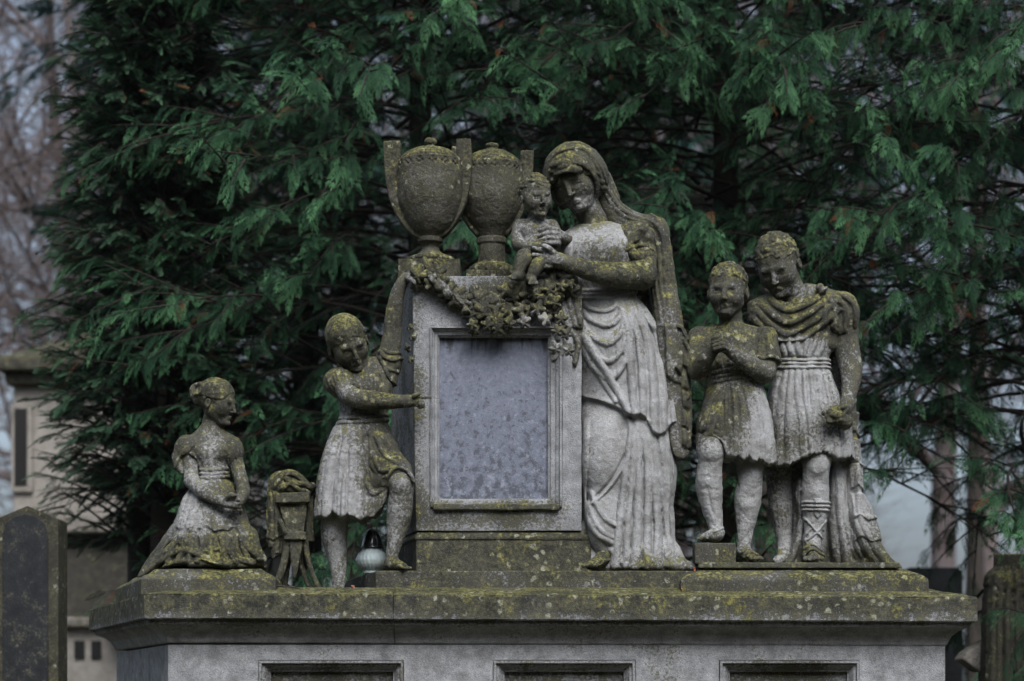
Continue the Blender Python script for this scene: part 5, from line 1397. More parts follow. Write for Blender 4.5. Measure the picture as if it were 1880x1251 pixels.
    g.loft([(664, 1474, -2, 50, 36), (690, 1476, -2, 57, 41), (730, 1480, -4, 68, 48), (780, 1488, -4, 77, 54), (868, 1492, -4, 82, 58)], 3, hem=hem, folds=ff, rd=2.5)
    for z in (655, 662, 669): g.fold([(1420, z + 1), (1470, z + 4), (1526, z + 1)], 3.2, 5)
    for a in ([(1450, 600), (1446, 630), (1452, 650)], [(1466, 596), (1462, 630), (1466, 650)], [(1484, 600), (1478, 630), (1474, 650)], [(1500, 606), (1492, 634), (1484, 652)], [(1512, 610), (1508, 636), (1500, 652)], [(1436, 606), (1434, 630), (1440, 650)]): g.fold(a, 5, 5)
    for i, x in enumerate((1430, 1442, 1452, 1463, 1474, 1486, 1498, 1510, 1520)):
        g.fold([(x, 674), (x + (x - 1476) * .25, 720), (x + (x - 1470) * .5, 800), (x + (x - 1466) * .6, 848)], 4.2, 4 + (i * 7 % 3), 8, 1.5 + (i * 5 % 3))
    F.part('tunic', g, mat, 1.1, base=.35, chip=1.5)
    # cloak over the chest and down the back
    g = G(1360, 1660, -125, 130, 495, 1042, 2.0)
    g.pad = 12
    g.loft([(512, 1480, 10, 26, 24), (528, 1476, 8, 62, 34), (550, 1472, 4, 98, 42), (580, 1474, 2, 98, 46), (612, 1478, 2, 92, 44)], 4, rd=8, hem=lambda x: np.interp(x, [1365, 1400, 1440, 1480, 1500, 1520, 1540, 1580, 1600], [590, 622, 646, 626, 604, 590, 612, 610, 612]))
    g.ell((1450, -30, 512), (38, 40, 42), 4, 's')
    g.ell((1552, 2, 568), (30, 34, 42), 6); g.ell((1550, -10, 632), (19, 40, 22), 4, 's')
    back = smooth_path([(1420, 560), (1560, 540), (1582, 600), (1584, 700), (1580, 800), (1586, 900), (1594, 970), (1612, 1010), (1642, 1034), (1600, 1040), (1520, 1040), (1432, 1036), (1452, 1016), (1462, 960), (1458, 880), (1440, 760), (1430, 640)], 3)
    g.slab(back, lambda X, Z: 52 + 9 * np.cos((X + (Z - 800) * .08) / 7.0 + 1.5 * np.sin(X / 31)) - (Z - 600) * .03, 15, 4, 5)
    g.slab(smooth_path([(1534, 800), (1572, 770), (1584, 850), (1590, 940), (1606, 1000), (1640, 1034), (1560, 1038), (1536, 1000), (1528, 900)], 3), lambda X, Z: 20 + 8 * np.cos((X - (Z - 800) * .12) / 6.5), 14, 8, 5)
    g.slab(smooth_path([(1436, 1036), (1462, 1000), (1472, 940), (1462, 900), (1480, 880), (1484, 1030)], 3), 10, 16, 8, 5)
    g.chain([(1580, 20, 930, 22), (1592, 16, 970, 24), (1606, 8, 1002, 20), (1628, -2, 1024, 12), (1652, -10, 1037, 6)], 12)
    # swags over the chest
    for i, (a, b, c) in enumerate([((1392, 548), (1450, 592), (1534, 528)), ((1384, 560), (1448, 612), (1540, 544)), ((1378, 574), (1446, 630), (1540, 566)), ((1400, 604), (1450, 646), (1530, 596)), ((1410, 538), (1452, 568), (1520, 524))]):
        g.fold([a, ((a[0] + b[0]) / 2 - 4, (a[1] + b[1]) / 2 + 8), b, ((b[0] + c[0]) / 2 + 4, (b[1] + c[1]) / 2 + 6), c], 7, 8, 5, 6, taper=1)
    g.ell((1504, -34, 526), (8, 8, 8), 2)
    for a in ([(1508, 530), (1530, 560), (1532, 604)], [(1516, 526), (1548, 560), (1552, 606)], [(1526, 524), (1566, 556), (1572, 604)], [(1510, 540), (1514, 570), (1508, 600)]): g.fold(a, 6, 7, 5, 5)
    g.fold([(1376, 590), (1420, 636), (1450, 650)], 5, 5)
    for a in ([(1500, 596), (1512, 606), (1508, 630)], [(1520, 596), (1528, 612), (1522, 626)]): g.fold(a, 5, 6)
    for i, (x, x2) in enumerate(((1540, 1560), (1552, 1590), (1566, 1612), (1576, 1630), (1530, 1540), (1470, 1448))):
        g.fold([(x, 850), (x + 3, 940), ((x + x2) / 2 + 3, 1000), (x2, 1034)], 6, 7, 8, 8)
    for i, z in enumerate((790, 845, 890, 945, 985)):
        g.layer([(1556 + i * 3, z - 46), (1600 + i * 6, z - 46), (1598 + i * 6, z), (1584 + i * 4, z + 6), (1572 + i * 3, z - 6), (1560 + i * 3, z + 2)], 5, 2)
    g.fold([(1560, 1030), (1600, 1024), (1640, 1034)], 5, 6); g.fold([(1440, 1034), (1470, 1028), (1520, 1036), (1560, 1034)], 5, 5)
    F.part('cloak', g, mat, 1.1, base=.45, chip=2)
    # the flower he holds
    g = G(1490, 1560, -115, -20, 735, 800, 1.3)
    for i in range(9):
        a = i * .7; rr = 10 + 5 * (i % 2)
        g.ell((1522 + rr * cos(a), -84 + 3 * (i % 3), 766 + rr * .8 * sin(a)), (8, 5, 6), 1)
    g.ell((1522, -88, 766), (7, 6, 6), .5); g.chain([(1522, -78, 766, 12), (1546, -66, 776, 14)], 4)
    F.part('flower', g, mat, 1.3, base=.75)
    return F
# ------------------------------------------------------------------ foliage
def leaf_mat(name, dark, mid, tip, dead=(.09, .035, .015), trans=.25):
    k = NT(name)
    a = k.n('ShaderNodeAttribute', attribute_name='tint').outputs['Fac']
    nd = k.n('ShaderNodeValToRGB'); el = nd.color_ramp.elements
    while len(el) < 5: el.new(.5)
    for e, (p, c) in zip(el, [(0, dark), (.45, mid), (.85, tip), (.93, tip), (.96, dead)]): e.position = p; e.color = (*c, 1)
    k.l(a, nd.inputs[0])
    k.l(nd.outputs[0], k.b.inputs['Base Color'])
    k.b.inputs['Roughness'].default_value = .7; k.b.inputs['Specular IOR Level'].default_value = .12
    tr = k.n('ShaderNodeBsdfTranslucent'); k.l(nd.outputs[0], tr.inputs[0])
    mx = k.n('ShaderNodeMixShader'); mx.inputs[0].default_value = trans
    k.l(k.b.outputs[0], mx.inputs[1]); k.l(tr.outputs[0], mx.inputs[2]); k.l(mx.outputs[0], k.t.nodes['Material Output'].inputs[0])
    return k.m

def frond(twigs=8, wid=.030, spread=46, droop=.3, seed=0, fl=.34, teeth=3, cup=.9):
    """one flat drooping spray of unit length along +x, its face towards +z: separate tapering fingers with small side teeth"""
    rg = np.random.default_rng(seed); V = []; T = []; A = []
    surf = lambda u, v: np.array([u, v, -droop * u * u - cup * v * v])
    def tri(a, b, c, x, y, z): k = len(V); V.extend([a, b, c]); T.append((k, k + 1, k + 2)); A.extend([x, y, z])
    def finger(u0, ang, L, t0, w_):
        n_off = rg.normal(0, .10); pts = []
        for f in (0, .35, .7, 1):
            a = ang * (1 - .45 * f); u = u0 + cos(a) * L * f; v = sin(a) * L * f
            pts.append((u, v))
        prev = None
        for k, (f, ww) in enumerate(((0, .35), (.35, 1.), (.7, .8), (1, 0))):
            u, v = pts[k]; d = np.array([cos(ang), sin(ang)]); pr = np.array([-d[1], d[0]]) * w_ * ww
            a_ = surf(u + pr[0], v + pr[1]) + np.array([0, 0, n_off * w_]); b_ = surf(u - pr[0], v - pr[1]) - np.array([0, 0, n_off * w_])
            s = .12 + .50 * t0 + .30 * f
            if prev is not None:
                tri(prev[0], prev[1], a_, prev[2], prev[2], s)
                if ww > 0: tri(prev[1], b_, a_, prev[2], s, s)
            prev = (a_, b_, s)
        for k in range(teeth):
            f = .2 + .62 * (k + .3) / teeth; u = np.interp(f, [0, .35, .7, 1], [p[0] for p in pts]); v = np.interp(f, [0, .35, .7, 1], [p[1] for p in pts])
            for q in (-1, 1):
                aa = ang + q * R_(40) + rg.normal(0, .15); ll = w_ * 3.0 * (1.15 - .5 * f) * rg.uniform(.8, 1.25)
                du = np.array([cos(aa), sin(aa)]); pr = np.array([-du[1], du[0]]) * w_ * .55
                zz = np.array([0, 0, rg.normal(0, w_ * .5)])
                tri(surf(u + pr[0], v + pr[1]), surf(u - pr[0], v - pr[1]), surf(u + du[0] * ll, v + du[1] * ll) + zz, .15 + .5 * t0 + .2 * f, .15 + .5 * t0 + .2 * f, .3 + .5 * t0 + .25 * f)
    for i in range(twigs):
        t = (i + .5) / twigs
        for q in (-1, 1): finger(t * .88 + rg.normal(0, .012), q * R_(spread + rg.normal(0, 6)), (fl * (1 - t) ** .7 + .10) * rg.uniform(.85, 1.15), t, wid * rg.uniform(.85, 1.15))
    finger(.80, 0, .24, 1, wid)
    tri(surf(0, -.010), surf(0, .010), surf(.88, 0), 0, 0, .3)
    return np.array(V), np.array(T), np.array(A)

def scatter(fr, P, D, N, S, tint):
    """place the sprays: P origin, D direction, N face normal, S length"""
    outV, outT, outA = [], [], []; off = 0
    k = len(fr); grp = np.random.default_rng(1).integers(0, k, len(P))
    for j in range(k):
        m = grp == j
        if not m.any(): continue
        V, T, A = fr[j]; p, d, n_, s, t = P[m], D[m], N[m], S[m], tint[m]
        d = d / np.linalg.norm(d, axis=1)[:, None]; y = np.cross(n_, d); y /= np.linalg.norm(y, axis=1)[:, None] + 1e-9; z = np.cross(d, y)
        W = p[:, None, :] + s[:, None, None] * (V[None, :, 0:1] * d[:, None, :] + V[None, :, 1:2] * y[:, None, :] + V[None, :, 2:3] * z[:, None, :])
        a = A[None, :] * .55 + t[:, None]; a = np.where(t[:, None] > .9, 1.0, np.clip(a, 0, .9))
        M_ = len(p); TT = T[None] + (np.arange(M_) * len(V))[:, None, None] + off
        outV.append(W.reshape(-1, 3)); outT.append(TT.reshape(-1, 3)); outA.append(a.ravel()); off += M_ * len(V)
    return np.concatenate(outV), np.concatenate(outT), np.concatenate(outA)

def tube_mesh(paths, sides=6):
    V, Q = [], []; off = 0
    for P in paths:
        P = np.asarray(P, float); n = len(P); c = P[:, :3]; r = P[:, 3]
        d = np.gradient(c, axis=0); d /= np.linalg.norm(d, axis=1)[:, None] + 1e-9
        ref = np.where(np.abs(d[:, 2:3]) > .9, np.array([[1., 0, 0]]), np.array([[0, 0, 1.]]))
        u = np.cross(d, ref); u /= np.linalg.norm(u, axis=1)[:, None] + 1e-9; v = np.cross(d, u)
        a = np.arange(sides) * 2 * pi / sides
        ring = c[:, None] + r[:, None, None] * (np.cos(a)[None, :, None] * u[:, None] + np.sin(a)[None, :, None] * v[:, None])
        V.append(ring.reshape(-1, 3))
        i = np.arange(n - 1)[:, None] * sides; k = np.arange(sides)[None]; k2 = (k + 1) % sides
        Q.append((np.stack([i + k, i + k2, i + sides + k2, i + sides + k], -1) + off).reshape(-1, 4)); off += n * sides
    return np.concatenate(V), np.concatenate(Q)

def conifer(name, label, loc, H, Rad, lm, bm_, fr, nl=120, nb=7, nf=8, fs=.26, seed=0, zmin=.6, hang=.55, shape=None, fan=.5, up=.25, group=None, dead=.014, cat='tree', keep=None):
    rg = np.random.default_rng(seed)
    root = thing(name, label, cat, loc, group)
    paths = [[(0, 0, -.2, .16), (0.02, 0, H * .35, .12), (0, .02, H * .7, .07), (0, 0, H, .02)]]
    P, D, N, S, T = [], [], [], [], []
    for i in range(nl):
        h = zmin + (H - zmin) * ((i + rg.random()) / nl) ** .95
        f = h / H; R0 = Rad * (shape(f) if shape else (1 - .75 * f ** 1.6)) * rg.uniform(.78, 1.12)
        az = i * 2.39996 + rg.normal(0, .35); o = np.array([cos(az), sin(az), 0.]); sd = np.array([-sin(az), cos(az), 0.])
        pts = []; upi = up + rg.normal(0, .22); dri = .42 + rg.normal(0, .12)
        for k in range(7):
            t = k / 6; q = o * R0 * t + np.array([0, 0, h + upi * R0 * t - dri * R0 * t * t]) + sd * .1 * sin(t * 3 + i) * R0
            pts.append((*q, .017 * (1 - t) * (1 - f * .6) + .003))
        if keep and not keep(pts[-1][0], h): continue
        paths.append(pts); pa = np.array(pts)[:, :3]
        ltint = rg.normal(0, .05)
        back = o[1] > .35
        for b in range(nb if not back else max(3, nb // 2)):
            t = .16 + .84 * min(1, (b + rg.random()) / (nb if not back else max(3, nb // 2))); q = pa[0] * 0 + np.array([np.interp(t, np.linspace(0, 1, 7), pa[:, j]) for j in range(3)])
            side = 1 if b % 2 else -1
            bd = o * rg.uniform(.5, 1.0) + sd * side * rg.uniform(.2, 1.0) * (1.2 - t) + np.array([0, 0, rg.uniform(-.55, .45)])
            bd /= np.linalg.norm(bd); L = R0 * rg.uniform(.18, .34) * (1.25 - .5 * t)
            bp = [(*(q + bd * L * s + np.array([0, 0, -hang * .35 * L * s * s])), .006 * (1 - s) + .0018) for s in (0, .33, .66, 1)]
            paths.append(bp)
            nfk = nf if not back else max(3, int(nf * .8))
            for k in range(nfk):
                s = (k + rg.random()) / nfk; pp = q + bd * L * s + np.array([0, 0, -hang * .35 * L * s * s])
                d = bd * .9 + sd * rg.normal(0, .45) + o * .35 + np.array([0, 0, -hang + rg.normal(0, .22)]) + rg.normal(0, .15, 3)
                nrm = np.array([0, 0, 1.]) + o * fan + rg.normal(0, .42, 3)
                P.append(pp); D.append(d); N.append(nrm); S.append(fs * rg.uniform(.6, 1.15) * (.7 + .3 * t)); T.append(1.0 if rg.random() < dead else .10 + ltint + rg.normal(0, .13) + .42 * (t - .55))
    V, TT, A = scatter(fr, np.array(P), np.array(D), np.array(N), np.array(S), np.array(T))
    L_ = np.array(loc)
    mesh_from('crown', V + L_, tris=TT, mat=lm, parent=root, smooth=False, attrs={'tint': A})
    V, Q = tube_mesh(paths, 6)
    mesh_from('trunk', V + L_, quads=Q, mat=bm_, parent=root)
    return root

def copy_tree(o, loc, rz, s=1.0, label=None, group=None):
    r = o.copy(); COL.objects.link(r); r.location = loc; r.rotation_euler = (0, 0, rz); r.scale = (s, s, s)
    if label: r['label'] = label
    if group: r['group'] = group
    for ch in o.children:
        c = ch.copy(); COL.objects.link(c); c.parent = r
    return r

def make_trees():
    bark = simple('conifer_bark', (.012, .010, .008), .95, (.024, .018, .014), 12, bump=.01)
    thuja = leaf_mat('thuja_foliage', (.006, .016, .010), (.017, .052, .025), (.068, .160, .070))
    junip = leaf_mat('juniper_foliage', (.008, .018, .011), (.026, .060, .034), (.060, .115, .062), dead=(.10, .045, .02))
    fr = [frond(seed=s, twigs=6, droop=.40 + .2 * s, wid=.018 + .001 * s, cup=.5 + .2 * s, spread=52, fl=.40, teeth=2) for s in range(4)]
    frj = [frond(twigs=6, wid=.022, spread=30, droop=.1, seed=9 + s, teeth=1, fl=.42, cup=.2) for s in range(2)]
    X = lambda px, d: (px - W0) * scl(d)
    g = 'cypress trees behind the monument'
    b = conifer('cypress_tree', 'broad drooping green cypress behind the urns and the pointing girl', (X(770, 4.6), 4.6, 0), 9.5, 2.05, thuja, bark, fr, nl=320, nb=11, nf=12, fs=.155, hang=.18, seed=1, zmin=.9, group=g, shape=lambda f: .86 + .25 * sin(f * 3) - .55 * f ** 3, keep=lambda x, h: not (x < -1.15 and h < 2.75))
    c = conifer('cypress_tree', 'broad drooping dark green cypress behind the mother and the two boys', (X(1330, 4.8), 4.8, 0), 9.8, 2.1, thuja, bark, fr, nl=315, nb=11, nf=12, fs=.155, hang=.18, seed=2, zmin=1.6, group=g, shape=lambda f: .86 + .25 * sin(f * 3) - .5 * f ** 3, keep=lambda x, h: not (x > .35 and h < 3.35))
    d = conifer('cypress_tree', 'dark cypress with low boughs at the far right, hanging over the draped statue', (X(1930, 4.0), 4.0, 0), 9.0, 1.9, thuja, bark, fr, nl=290, nb=10, nf=11, fs=.155, seed=3, zmin=2.0, hang=.6, group=g, shape=lambda f: .80 + .3 * sin(f * 3) - .5 * f ** 3, keep=lambda x, h: not (x < -.6 and h < 3.4))
    a = conifer('juniper_tree', 'dense feathery juniper with fine dull sprays at the left behind the kneeling girl', (X(305, 4.3), 4.3, 0), 9.0, .60, junip, bark, frj, nl=460, nb=10, nf=10, fs=.12, seed=4, zmin=2.75, hang=.25, up=.9, fan=.3, dead=.02, shape=lambda f: .80 + .42 * sin(f * 4.2) - .30 * f ** 2)
    copy_tree(d, (X(1130, 8.8), 9.0, 0), 4.0, 1.15, 'cypress farther back, hidden behind the one above the two boys')
    copy_tree(a, (X(268, 5.0), 5.0, 0), 2.6, .93, 'smaller juniper at the far left edge of the evergreens, before the chapel tomb')
    copy_tree(a, (X(560, 7.5), 7.6, 0), 1.2, 1.1, 'juniper farther back, seen between its twin and the bright cypress')
# ------------------------------------------------------------------ the graveyard behind
def make_ground():
    k = NT('leaf_strewn_grass'); tc = k.n('ShaderNodeTexCoord').outputs['Object']
    k.l(k.mix(k.ramp(k.noise(tc, 2.2, 6, .7), [(.4, 0), (.62, 1)]), (.030, .045, .018), k.mix(k.noise(tc, 30, 4, .7), (.05, .035, .02), (.10, .06, .03))), k.b.inputs['Base Color']); k.b.inputs['Roughness'].default_value = .95
    bp = k.n('ShaderNodeBump', Strength=.8, Distance=.03); k.l(k.noise(tc, 18, 5, .7), bp.inputs['Height']); k.l(bp.outputs[0], k.b.inputs['Normal'])
    mb = MB(); n = 24; R = 260
    vs = [(-R + 2 * R * i / n, -60 + 2 * R * j / n, 0) for j in range(n + 1) for i in range(n + 1)]
    co = np.array(vs); hz = vnoise(co / 14, 2) * .12 * (np.abs(co[:, 1]) > 20)
    mb.add([(x, y, h) for (x, y, z), h in zip(vs, hz)], [(j * (n + 1) + i, j * (n + 1) + i + 1, (j + 1) * (n + 1) + i + 1, (j + 1) * (n + 1) + i) for j in range(n) for i in range(n)])
    o = mb.build('ground', k.m); o['kind'] = 'structure'

def bare_tree(name, label, loc, H, r0, mat, seed, group, lean=0, first=.35):
    rg = np.random.default_rng(seed); paths = []
    def grow(p, d, L, r, lev):
        pts = [(*p, r)]; q = np.array(p, float); dd = d.copy(); n = 6
        for i in range(n):
            dd = dd + rg.normal(0, .10, 3) + np.array([0, 0, .05 if lev else 0]); dd /= np.linalg.norm(dd); q = q + dd * L / n; pts.append((*q, r * (1 - .75 * (i + 1) / n)))
            if lev < 4 and (lev > 0 or i >= first * n - 1):
                for _ in range((2, 2, 2, 1)[lev] if rg.random() < .85 else 1):
                    s = rg.normal(0, 1, 3); s -= dd * (s @ dd); s /= np.linalg.norm(s); nd = dd * rg.uniform(.35, .8) + s * rg.uniform(.6, 1.0); nd /= np.linalg.norm(nd)
                    grow(q, nd, L * rg.uniform(.38, .62), r * (1 - .75 * (i + 1) / n) * .62 + .0022, lev + 1)
        paths.append(pts)
    grow((0, 0, -.3), np.array([lean, 0, 1.]), H, r0, 0)
    root = thing(name, label, 'tree', loc, group)
    V, Q = tube_mesh(paths[-1:], 9); mesh_from('trunk', V + np.array(loc), quads=Q, mat=mat, parent=root)
    V, Q = tube_mesh(paths[:-1], 4); mesh_from('crown', V + np.array(loc), quads=Q, mat=mat, parent=root)
    return root

def make_far():
    X = lambda px, d: (px - W0) * scl(d); Z = lambda pz, d: EYE + (HZ - pz) * scl(d)
    bark = simple('grey_bark', (.025, .022, .021), .95, (.04, .04, .042), 6)
    twig = simple('reddish_twigs', (.085, .062, .058), .95, (.17, .14, .14), 3)
    t1 = bare_tree('bare_tree', 'tall bare tree with fine reddish twigs at the left edge, behind the chapel tomb', (X(60, 24), 24, 0), 13, .22, twig, 3, 'bare trees in the distance', first=.15)
    t2 = bare_tree('bare_tree', 'slender bare tree far off at the top left, beside the juniper', (X(190, 33), 33, 0), 17, .26, twig, 5, 'bare trees in the distance', first=.2)
    copy_tree(t2, (X(1700, 26), 26, 0), 1.0, 1.0, 'bare tree with a dark straight trunk right of the older boy')
    copy_tree(t1, (X(1560, 38), 38, 0), 3.4, 1.3, 'bare tree seen far behind the cloak of the older boy')
    copy_tree(t2, (X(1850, 40), 40, 0), 4.4, 1.1, 'bare tree far away at the right edge of the picture')
    copy_tree(t1, (X(900, 36), 36, 0), 5.0, 1.3, 'bare tree hidden far behind the urns')
    copy_tree(t2, (X(1250, 44), 44, 0), .4, 1.3, 'bare tree hidden far behind the mother')
    # spruce bough sweeping in at the top left
    spr = leaf_mat('spruce_needles', (.012, .035, .034), (.022, .060, .055), (.035, .085, .075), trans=.15)
    fr = [frond(twigs=7, wid=.03, spread=50, droop=.2, seed=31, teeth=1)]
    brk = simple('spruce_bark', (.03, .024, .02), .9)
    s1 = conifer('spruce_tree', 'blue green spruce with sweeping boughs at the top left behind the juniper', (X(330, 13), 13, 0), 15, 2.9, spr, brk, fr, nl=34, nb=8, nf=7, fs=.50, seed=12, zmin=7.6, hang=.3, up=.1)
    copy_tree(s1, (X(1790, 22), 22, 0), 1.5, 1.0, 'dark blue green spruce far behind the slab headstone at the right')
    copy_tree(s1, (X(640, 17), 18, 0), 2.5, 1.1, 'spruce standing behind the cypresses on the left')
    copy_tree(s1, (X(1420, 16), 17, 0), .7, 1.0, 'spruce standing behind the cypresses on the right')
    # a low dark evergreen hedge far off
    hd = leaf_mat('hedge_leaves', (.010, .022, .014), (.020, .045, .025), (.03, .07, .035))
    V, T, A = [], [], []
    rg = np.random.default_rng(8); n = 5200
    x = rg.uniform(-16, 18, n); hgt = 1.9 + .5 * np.sin(x * .7) + .3 * np.sin(x * 2.1)
    P = np.stack([x, 19 + rg.uniform(-.8, .8, n), rg.random(n) ** .7 * hgt], 1); D = rg.normal(0, 1, (n, 3)) + np.array([0, -.3, .4]); N = rg.normal(0, 1, (n, 3)) + np.array([0, -1., .6])
    V, T, A = scatter([frond(twigs=4, wid=.06, seed=40, teeth=1)], P, D, N, np.full(n, .42), np.full(n, .2) + rg.normal(0, .08, n))
    tag(mesh_from('hedge', V, tris=T, mat=hd, smooth=False, attrs={'tint': A}, loc=(0, 19, 0)), 'long low dark evergreen hedge closing the graveyard far behind the monument', 'hedge')

    # the wood of added unseen fronds behind the viewer, blocking low sky light
    n = 9000; a = rg.uniform(R_(196), R_(344), n); rr = 17 + rg.uniform(-1.5, 1.5, n) + 2 * np.sin(a * 9)
    P = np.stack([rr * np.cos(a), rr * np.sin(a) - 1.0, rg.random(n) ** .8 * (9.5 + 1.5 * np.sin(a * 14))], 1); D = rg.normal(0, 1, (n, 3)); N = rg.normal(0, 1, (n, 3))
    V, T, A = scatter([frond(twigs=5, wid=.07, seed=41, teeth=1)], P, D, N, np.full(n, 1.5), np.full(n, .2))
    tag(mesh_from('added_sky_screen', V, tris=T, mat=hd, smooth=False, attrs={'tint': A}), 'dark evergreen wood of added fronds, unseen behind the viewer, blocking low sky light', 'screen', kind='stuff')
    # pointed gravestone at the left
    st = stone('gravestone_stone', .05, pale=(.10, .094, .08), pale2=(.05, .045, .038))
    ds = stone('dark_granite', -.1, pale=(.034, .037, .041), pale2=(.018, .020, .023), lich=.4, moss=.2)
    d = 2.6; r = thing('pointed_gravestone', 'tall pointed gravestone with a dark inset slab at the left edge', 'gravestone', (X(40, d), d + .15, 0))
    out = [(-26, 1600), (107, 1600), (107, 953), (50, 929), (-8, 953), (-26, 956)]
    inn = [(4, 1600), (88, 1600), (88, 985), (82, 962), (66, 949), (46, 944), (26, 949), (10, 962), (4, 985)]
    def prism(name, poly, d0, d1, mat, par, bev=.004, tone=.5, rough=.003, sub=.08):
        mb = MB(); n = len(poly); vs = [(X(a, d0), d0, max(0, Z(b, d0))) for a, b in poly] + [(X(a, d0), d1, max(0, Z(b, d0))) for a, b in poly]
        fs = [tuple(range(n)), tuple(range(n, 2 * n))[::-1]] + [(i, (i + 1) % n, n + (i + 1) % n, n + i) for i in range(n)]
        mb.add(vs, fs); import bmesh
        o = mb.build(name, mat, par, bevel=bev, rough=rough); tone_obj(o, tone); return o
    prism('stone', out, d, d + .26, st, r, .006, .75)
    prism('inset_slab', inn, d - .018, d - .001, ds, r, .006, .3)
    # small chapel tomb at the far left
    d = 11; r = thing('chapel_tomb', 'pale chapel-like tomb with heavy cornice and narrow dark window at the far left', 'tomb', (X(110, d), d + 1.5, 0))
    wm = stone('chapel_wall', -.05, pale=(.42, .39, .36), pale2=(.30, .27, .24)); dm = stone('chapel_roof', .1, moss=.3,  pale=(.09, .08, .07), pale2=(.05, .045, .04))
    def bx(name, a, b, t, bt, d0, d1, mat, tone=.3, bev=.02, par=None):
        o = MB().box(X(a, d), X(b, d), d0, d1, max(0, Z(bt, d)), Z(t, d)).build(name, mat, par or r, bevel=bev); tone_obj(o, tone); return o
    bx('wall', 24, 420, 708, 955, d, d + 3, wm, .15)
    w_ = bx('window_frame', 22, 62, 742, 905, d - .05, d + .0, wm, .35)
    bx('window', 29, 52, 752, 893, d - .06, d - .049, simple('dark_glass', (.015, .014, .014), .3), .5, 0)
    bx('cornice', 14, 430, 686, 708, d - .12, d + 3.1, dm, .5); bx('cornice', 4, 440, 664, 686, d - .25, d + 3.25, dm, .6)
    mb = MB(); a, b, z0, z1 = X(4, d), X(440, d), Z(664, d), Z(560, d)
    mb.hexa([(a, d - .25, z0), (b, d - .25, z0), (b, d + 3.25, z0), (a, d + 3.25, z0), (a + 1.0, d + .9, z1), (b - 1.0, d + .9, z1), (b - 1.0, d + 2.1, z1), (a + 1.0, d + 2.1, z1)])
    tone_obj(mb.build('roof', dm, r, bevel=.02), .6)
    bx('plinth', -20, 470, 955, 985, d - .5, d + 3.4, wm, .55); bx('base', 0, 460, 985, 1138, d - .35, d + 3.3, dm, .35); bx('ledge', -30, 480, 1138, 1156, d - .7, d + 3.6, wm, .5); bx('foundation', -20, 470, 1156, 1900, d - .6, d + 3.5, wm, .05)
    for q in (160, 190): bx('vent', q, q + 18, 1180, 1212, d - .62, d - .601, simple('vent_shadow', (.01, .01, .01), .9), .5, 0)
    bx('foundation_step', 222, 470, 1120, 1160, d - .9, d - .701, dm, .4)
    # dark slab headstone at the right
    d = 7.5
    r = thing('slab_headstone', 'plain dark rectangular headstone right of the monument', 'gravestone', (X(1712, d), d + .15, 0))
    prism('slab', [(1660, 1900), (1768, 1900), (1768, 1050), (1758, 1042), (1670, 1042), (1660, 1050)], d, d + .3, ds, r, .01, .1, 0)
    prism('footing', [(1640, 1900), (1790, 1900), (1790, 1330), (1640, 1330)], d - .15, d + .45, st, r, .01, .4, 0)
    # cloth-draped column on its own pedestal at the right edge
    d = 3.1
    F = Fig('draped_monument', 'dark brownish stone monument draped with heavy cloth, cut by the right edge of the picture', 'monument', 1862, 1400, d, fr=.1, ground=(1400, 1.24))
    g = G(1785, 1945, -80, 80, 1020, 1408, 2.0)
    g.pad = 12
    g.loft([(1030, 1862, 0, 20, 18), (1044, 1862, 0, 38, 32), (1060, 1864, 0, 50, 40), (1080, 1862, 0, 46, 38), (1140, 1860, 0, 46, 40), (1250, 1862, 0, 50, 44), (1330, 1864, 0, 54, 48), (1405, 1866, 0, 60, 52)], 3, folds=lambda th, z: 5 * pleat(th, 6, .3) * 1.4, rd=4)
    for x, w_ in ((1818, 7), (1832, 6), (1846, 9), (1866, 7), (1884, 9), (1902, 7)): g.fold([(x + (1862 - x) * .3, 1050), (x + 2, 1110), (x, 1240), (x - 4, 1400)], w_, 8, w_ * 1.3, 11)
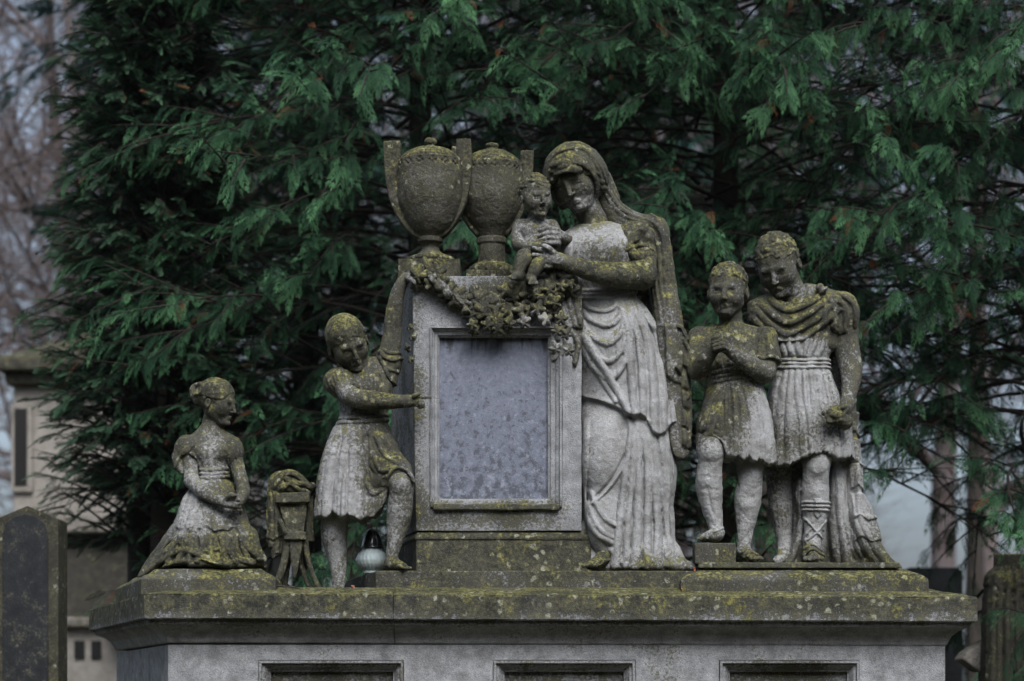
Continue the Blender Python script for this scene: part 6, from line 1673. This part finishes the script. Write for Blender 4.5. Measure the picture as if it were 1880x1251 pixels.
    g.fold([(1816, 1066), (1846, 1082), (1880, 1066), (1900, 1058)], 7, 8); g.fold([(1822, 1080), (1850, 1104), (1888, 1080)], 6, 7)
    F.part('cloth', g, st, 1.2, base=.55)
    g = G(1800, 1930, -60, 60, 1005, 1060, 2.0); g.loft([(1015, 1862, 0, 30, 30), (1050, 1862, 0, 32, 32)], 1, rd=2); F.part('shaft', g, st, 1, base=.7)
    r = thing('draped_monument_pedestal', 'plain stone pedestal under the draped monument at the right edge', 'pedestal', (X(1890, d), d, 0))
    x0, x1 = X(1802, d), X(1985, d)
    o = MB().box(x0, x1, d - .3, d + .3, 0, 1.2).build('shaft', st, r, bevel=.01); tone_obj(o, .4)
    o = MB().box(x0 - .05, x1 + .05, d - .35, d + .35, 1.2005, 1.268).build('cap', st, r, bevel=.01); tone_obj(o, .6)
    # a slanting stone slab beside it
    d = 3.2
    r = thing('slanting_slab', 'blurred tan stone slab tilted up beside the draped monument at the right edge', 'slab', (X(1800, d), d, 0))
    prism('slab', [(1766, 1210), (1776, 1196), (1816, 1172), (1900, 1172), (1900, 1226), (1800, 1234)], d, d + .25, wm, r, .01, .45, .002)
    prism('support', [(1806, 1900), (1880, 1900), (1880, 1233), (1806, 1233)], d + .03, d + .2, st, r, .01, .45, .002)

def make_haze():
    k = bpy.data.materials.new('haze'); k.use_nodes = True; t = k.node_tree
    t.nodes.remove(t.nodes['Principled BSDF'])
    v = t.nodes.new('ShaderNodeVolumePrincipled'); v.inputs['Color'].default_value = (.86, .88, .96, 1); v.inputs['Density'].default_value = .0002; v.inputs['Anisotropy'].default_value = .1
    t.links.new(v.outputs[0], t.nodes['Material Output'].inputs['Volume'])
    o = MB().box(-240, 240, -50, 420, -1.5, 30).build('haze', k); o['kind'] = 'stuff'; tag(o, 'thin pale mist hanging over the whole graveyard', 'haze')
for fn in (make_ground, make_far, make_trees, make_monument, make_stele, make_urns, make_garland, make_stand, make_lantern, make_litter,
           make_mother, make_infant, make_kneeling, make_pointing, make_boy, make_youth, make_haze):
    _t = time.time(); fn(); print('%-16s %.1f s' % (fn.__name__, time.time() - _t))
print('total', time.time() - T0)
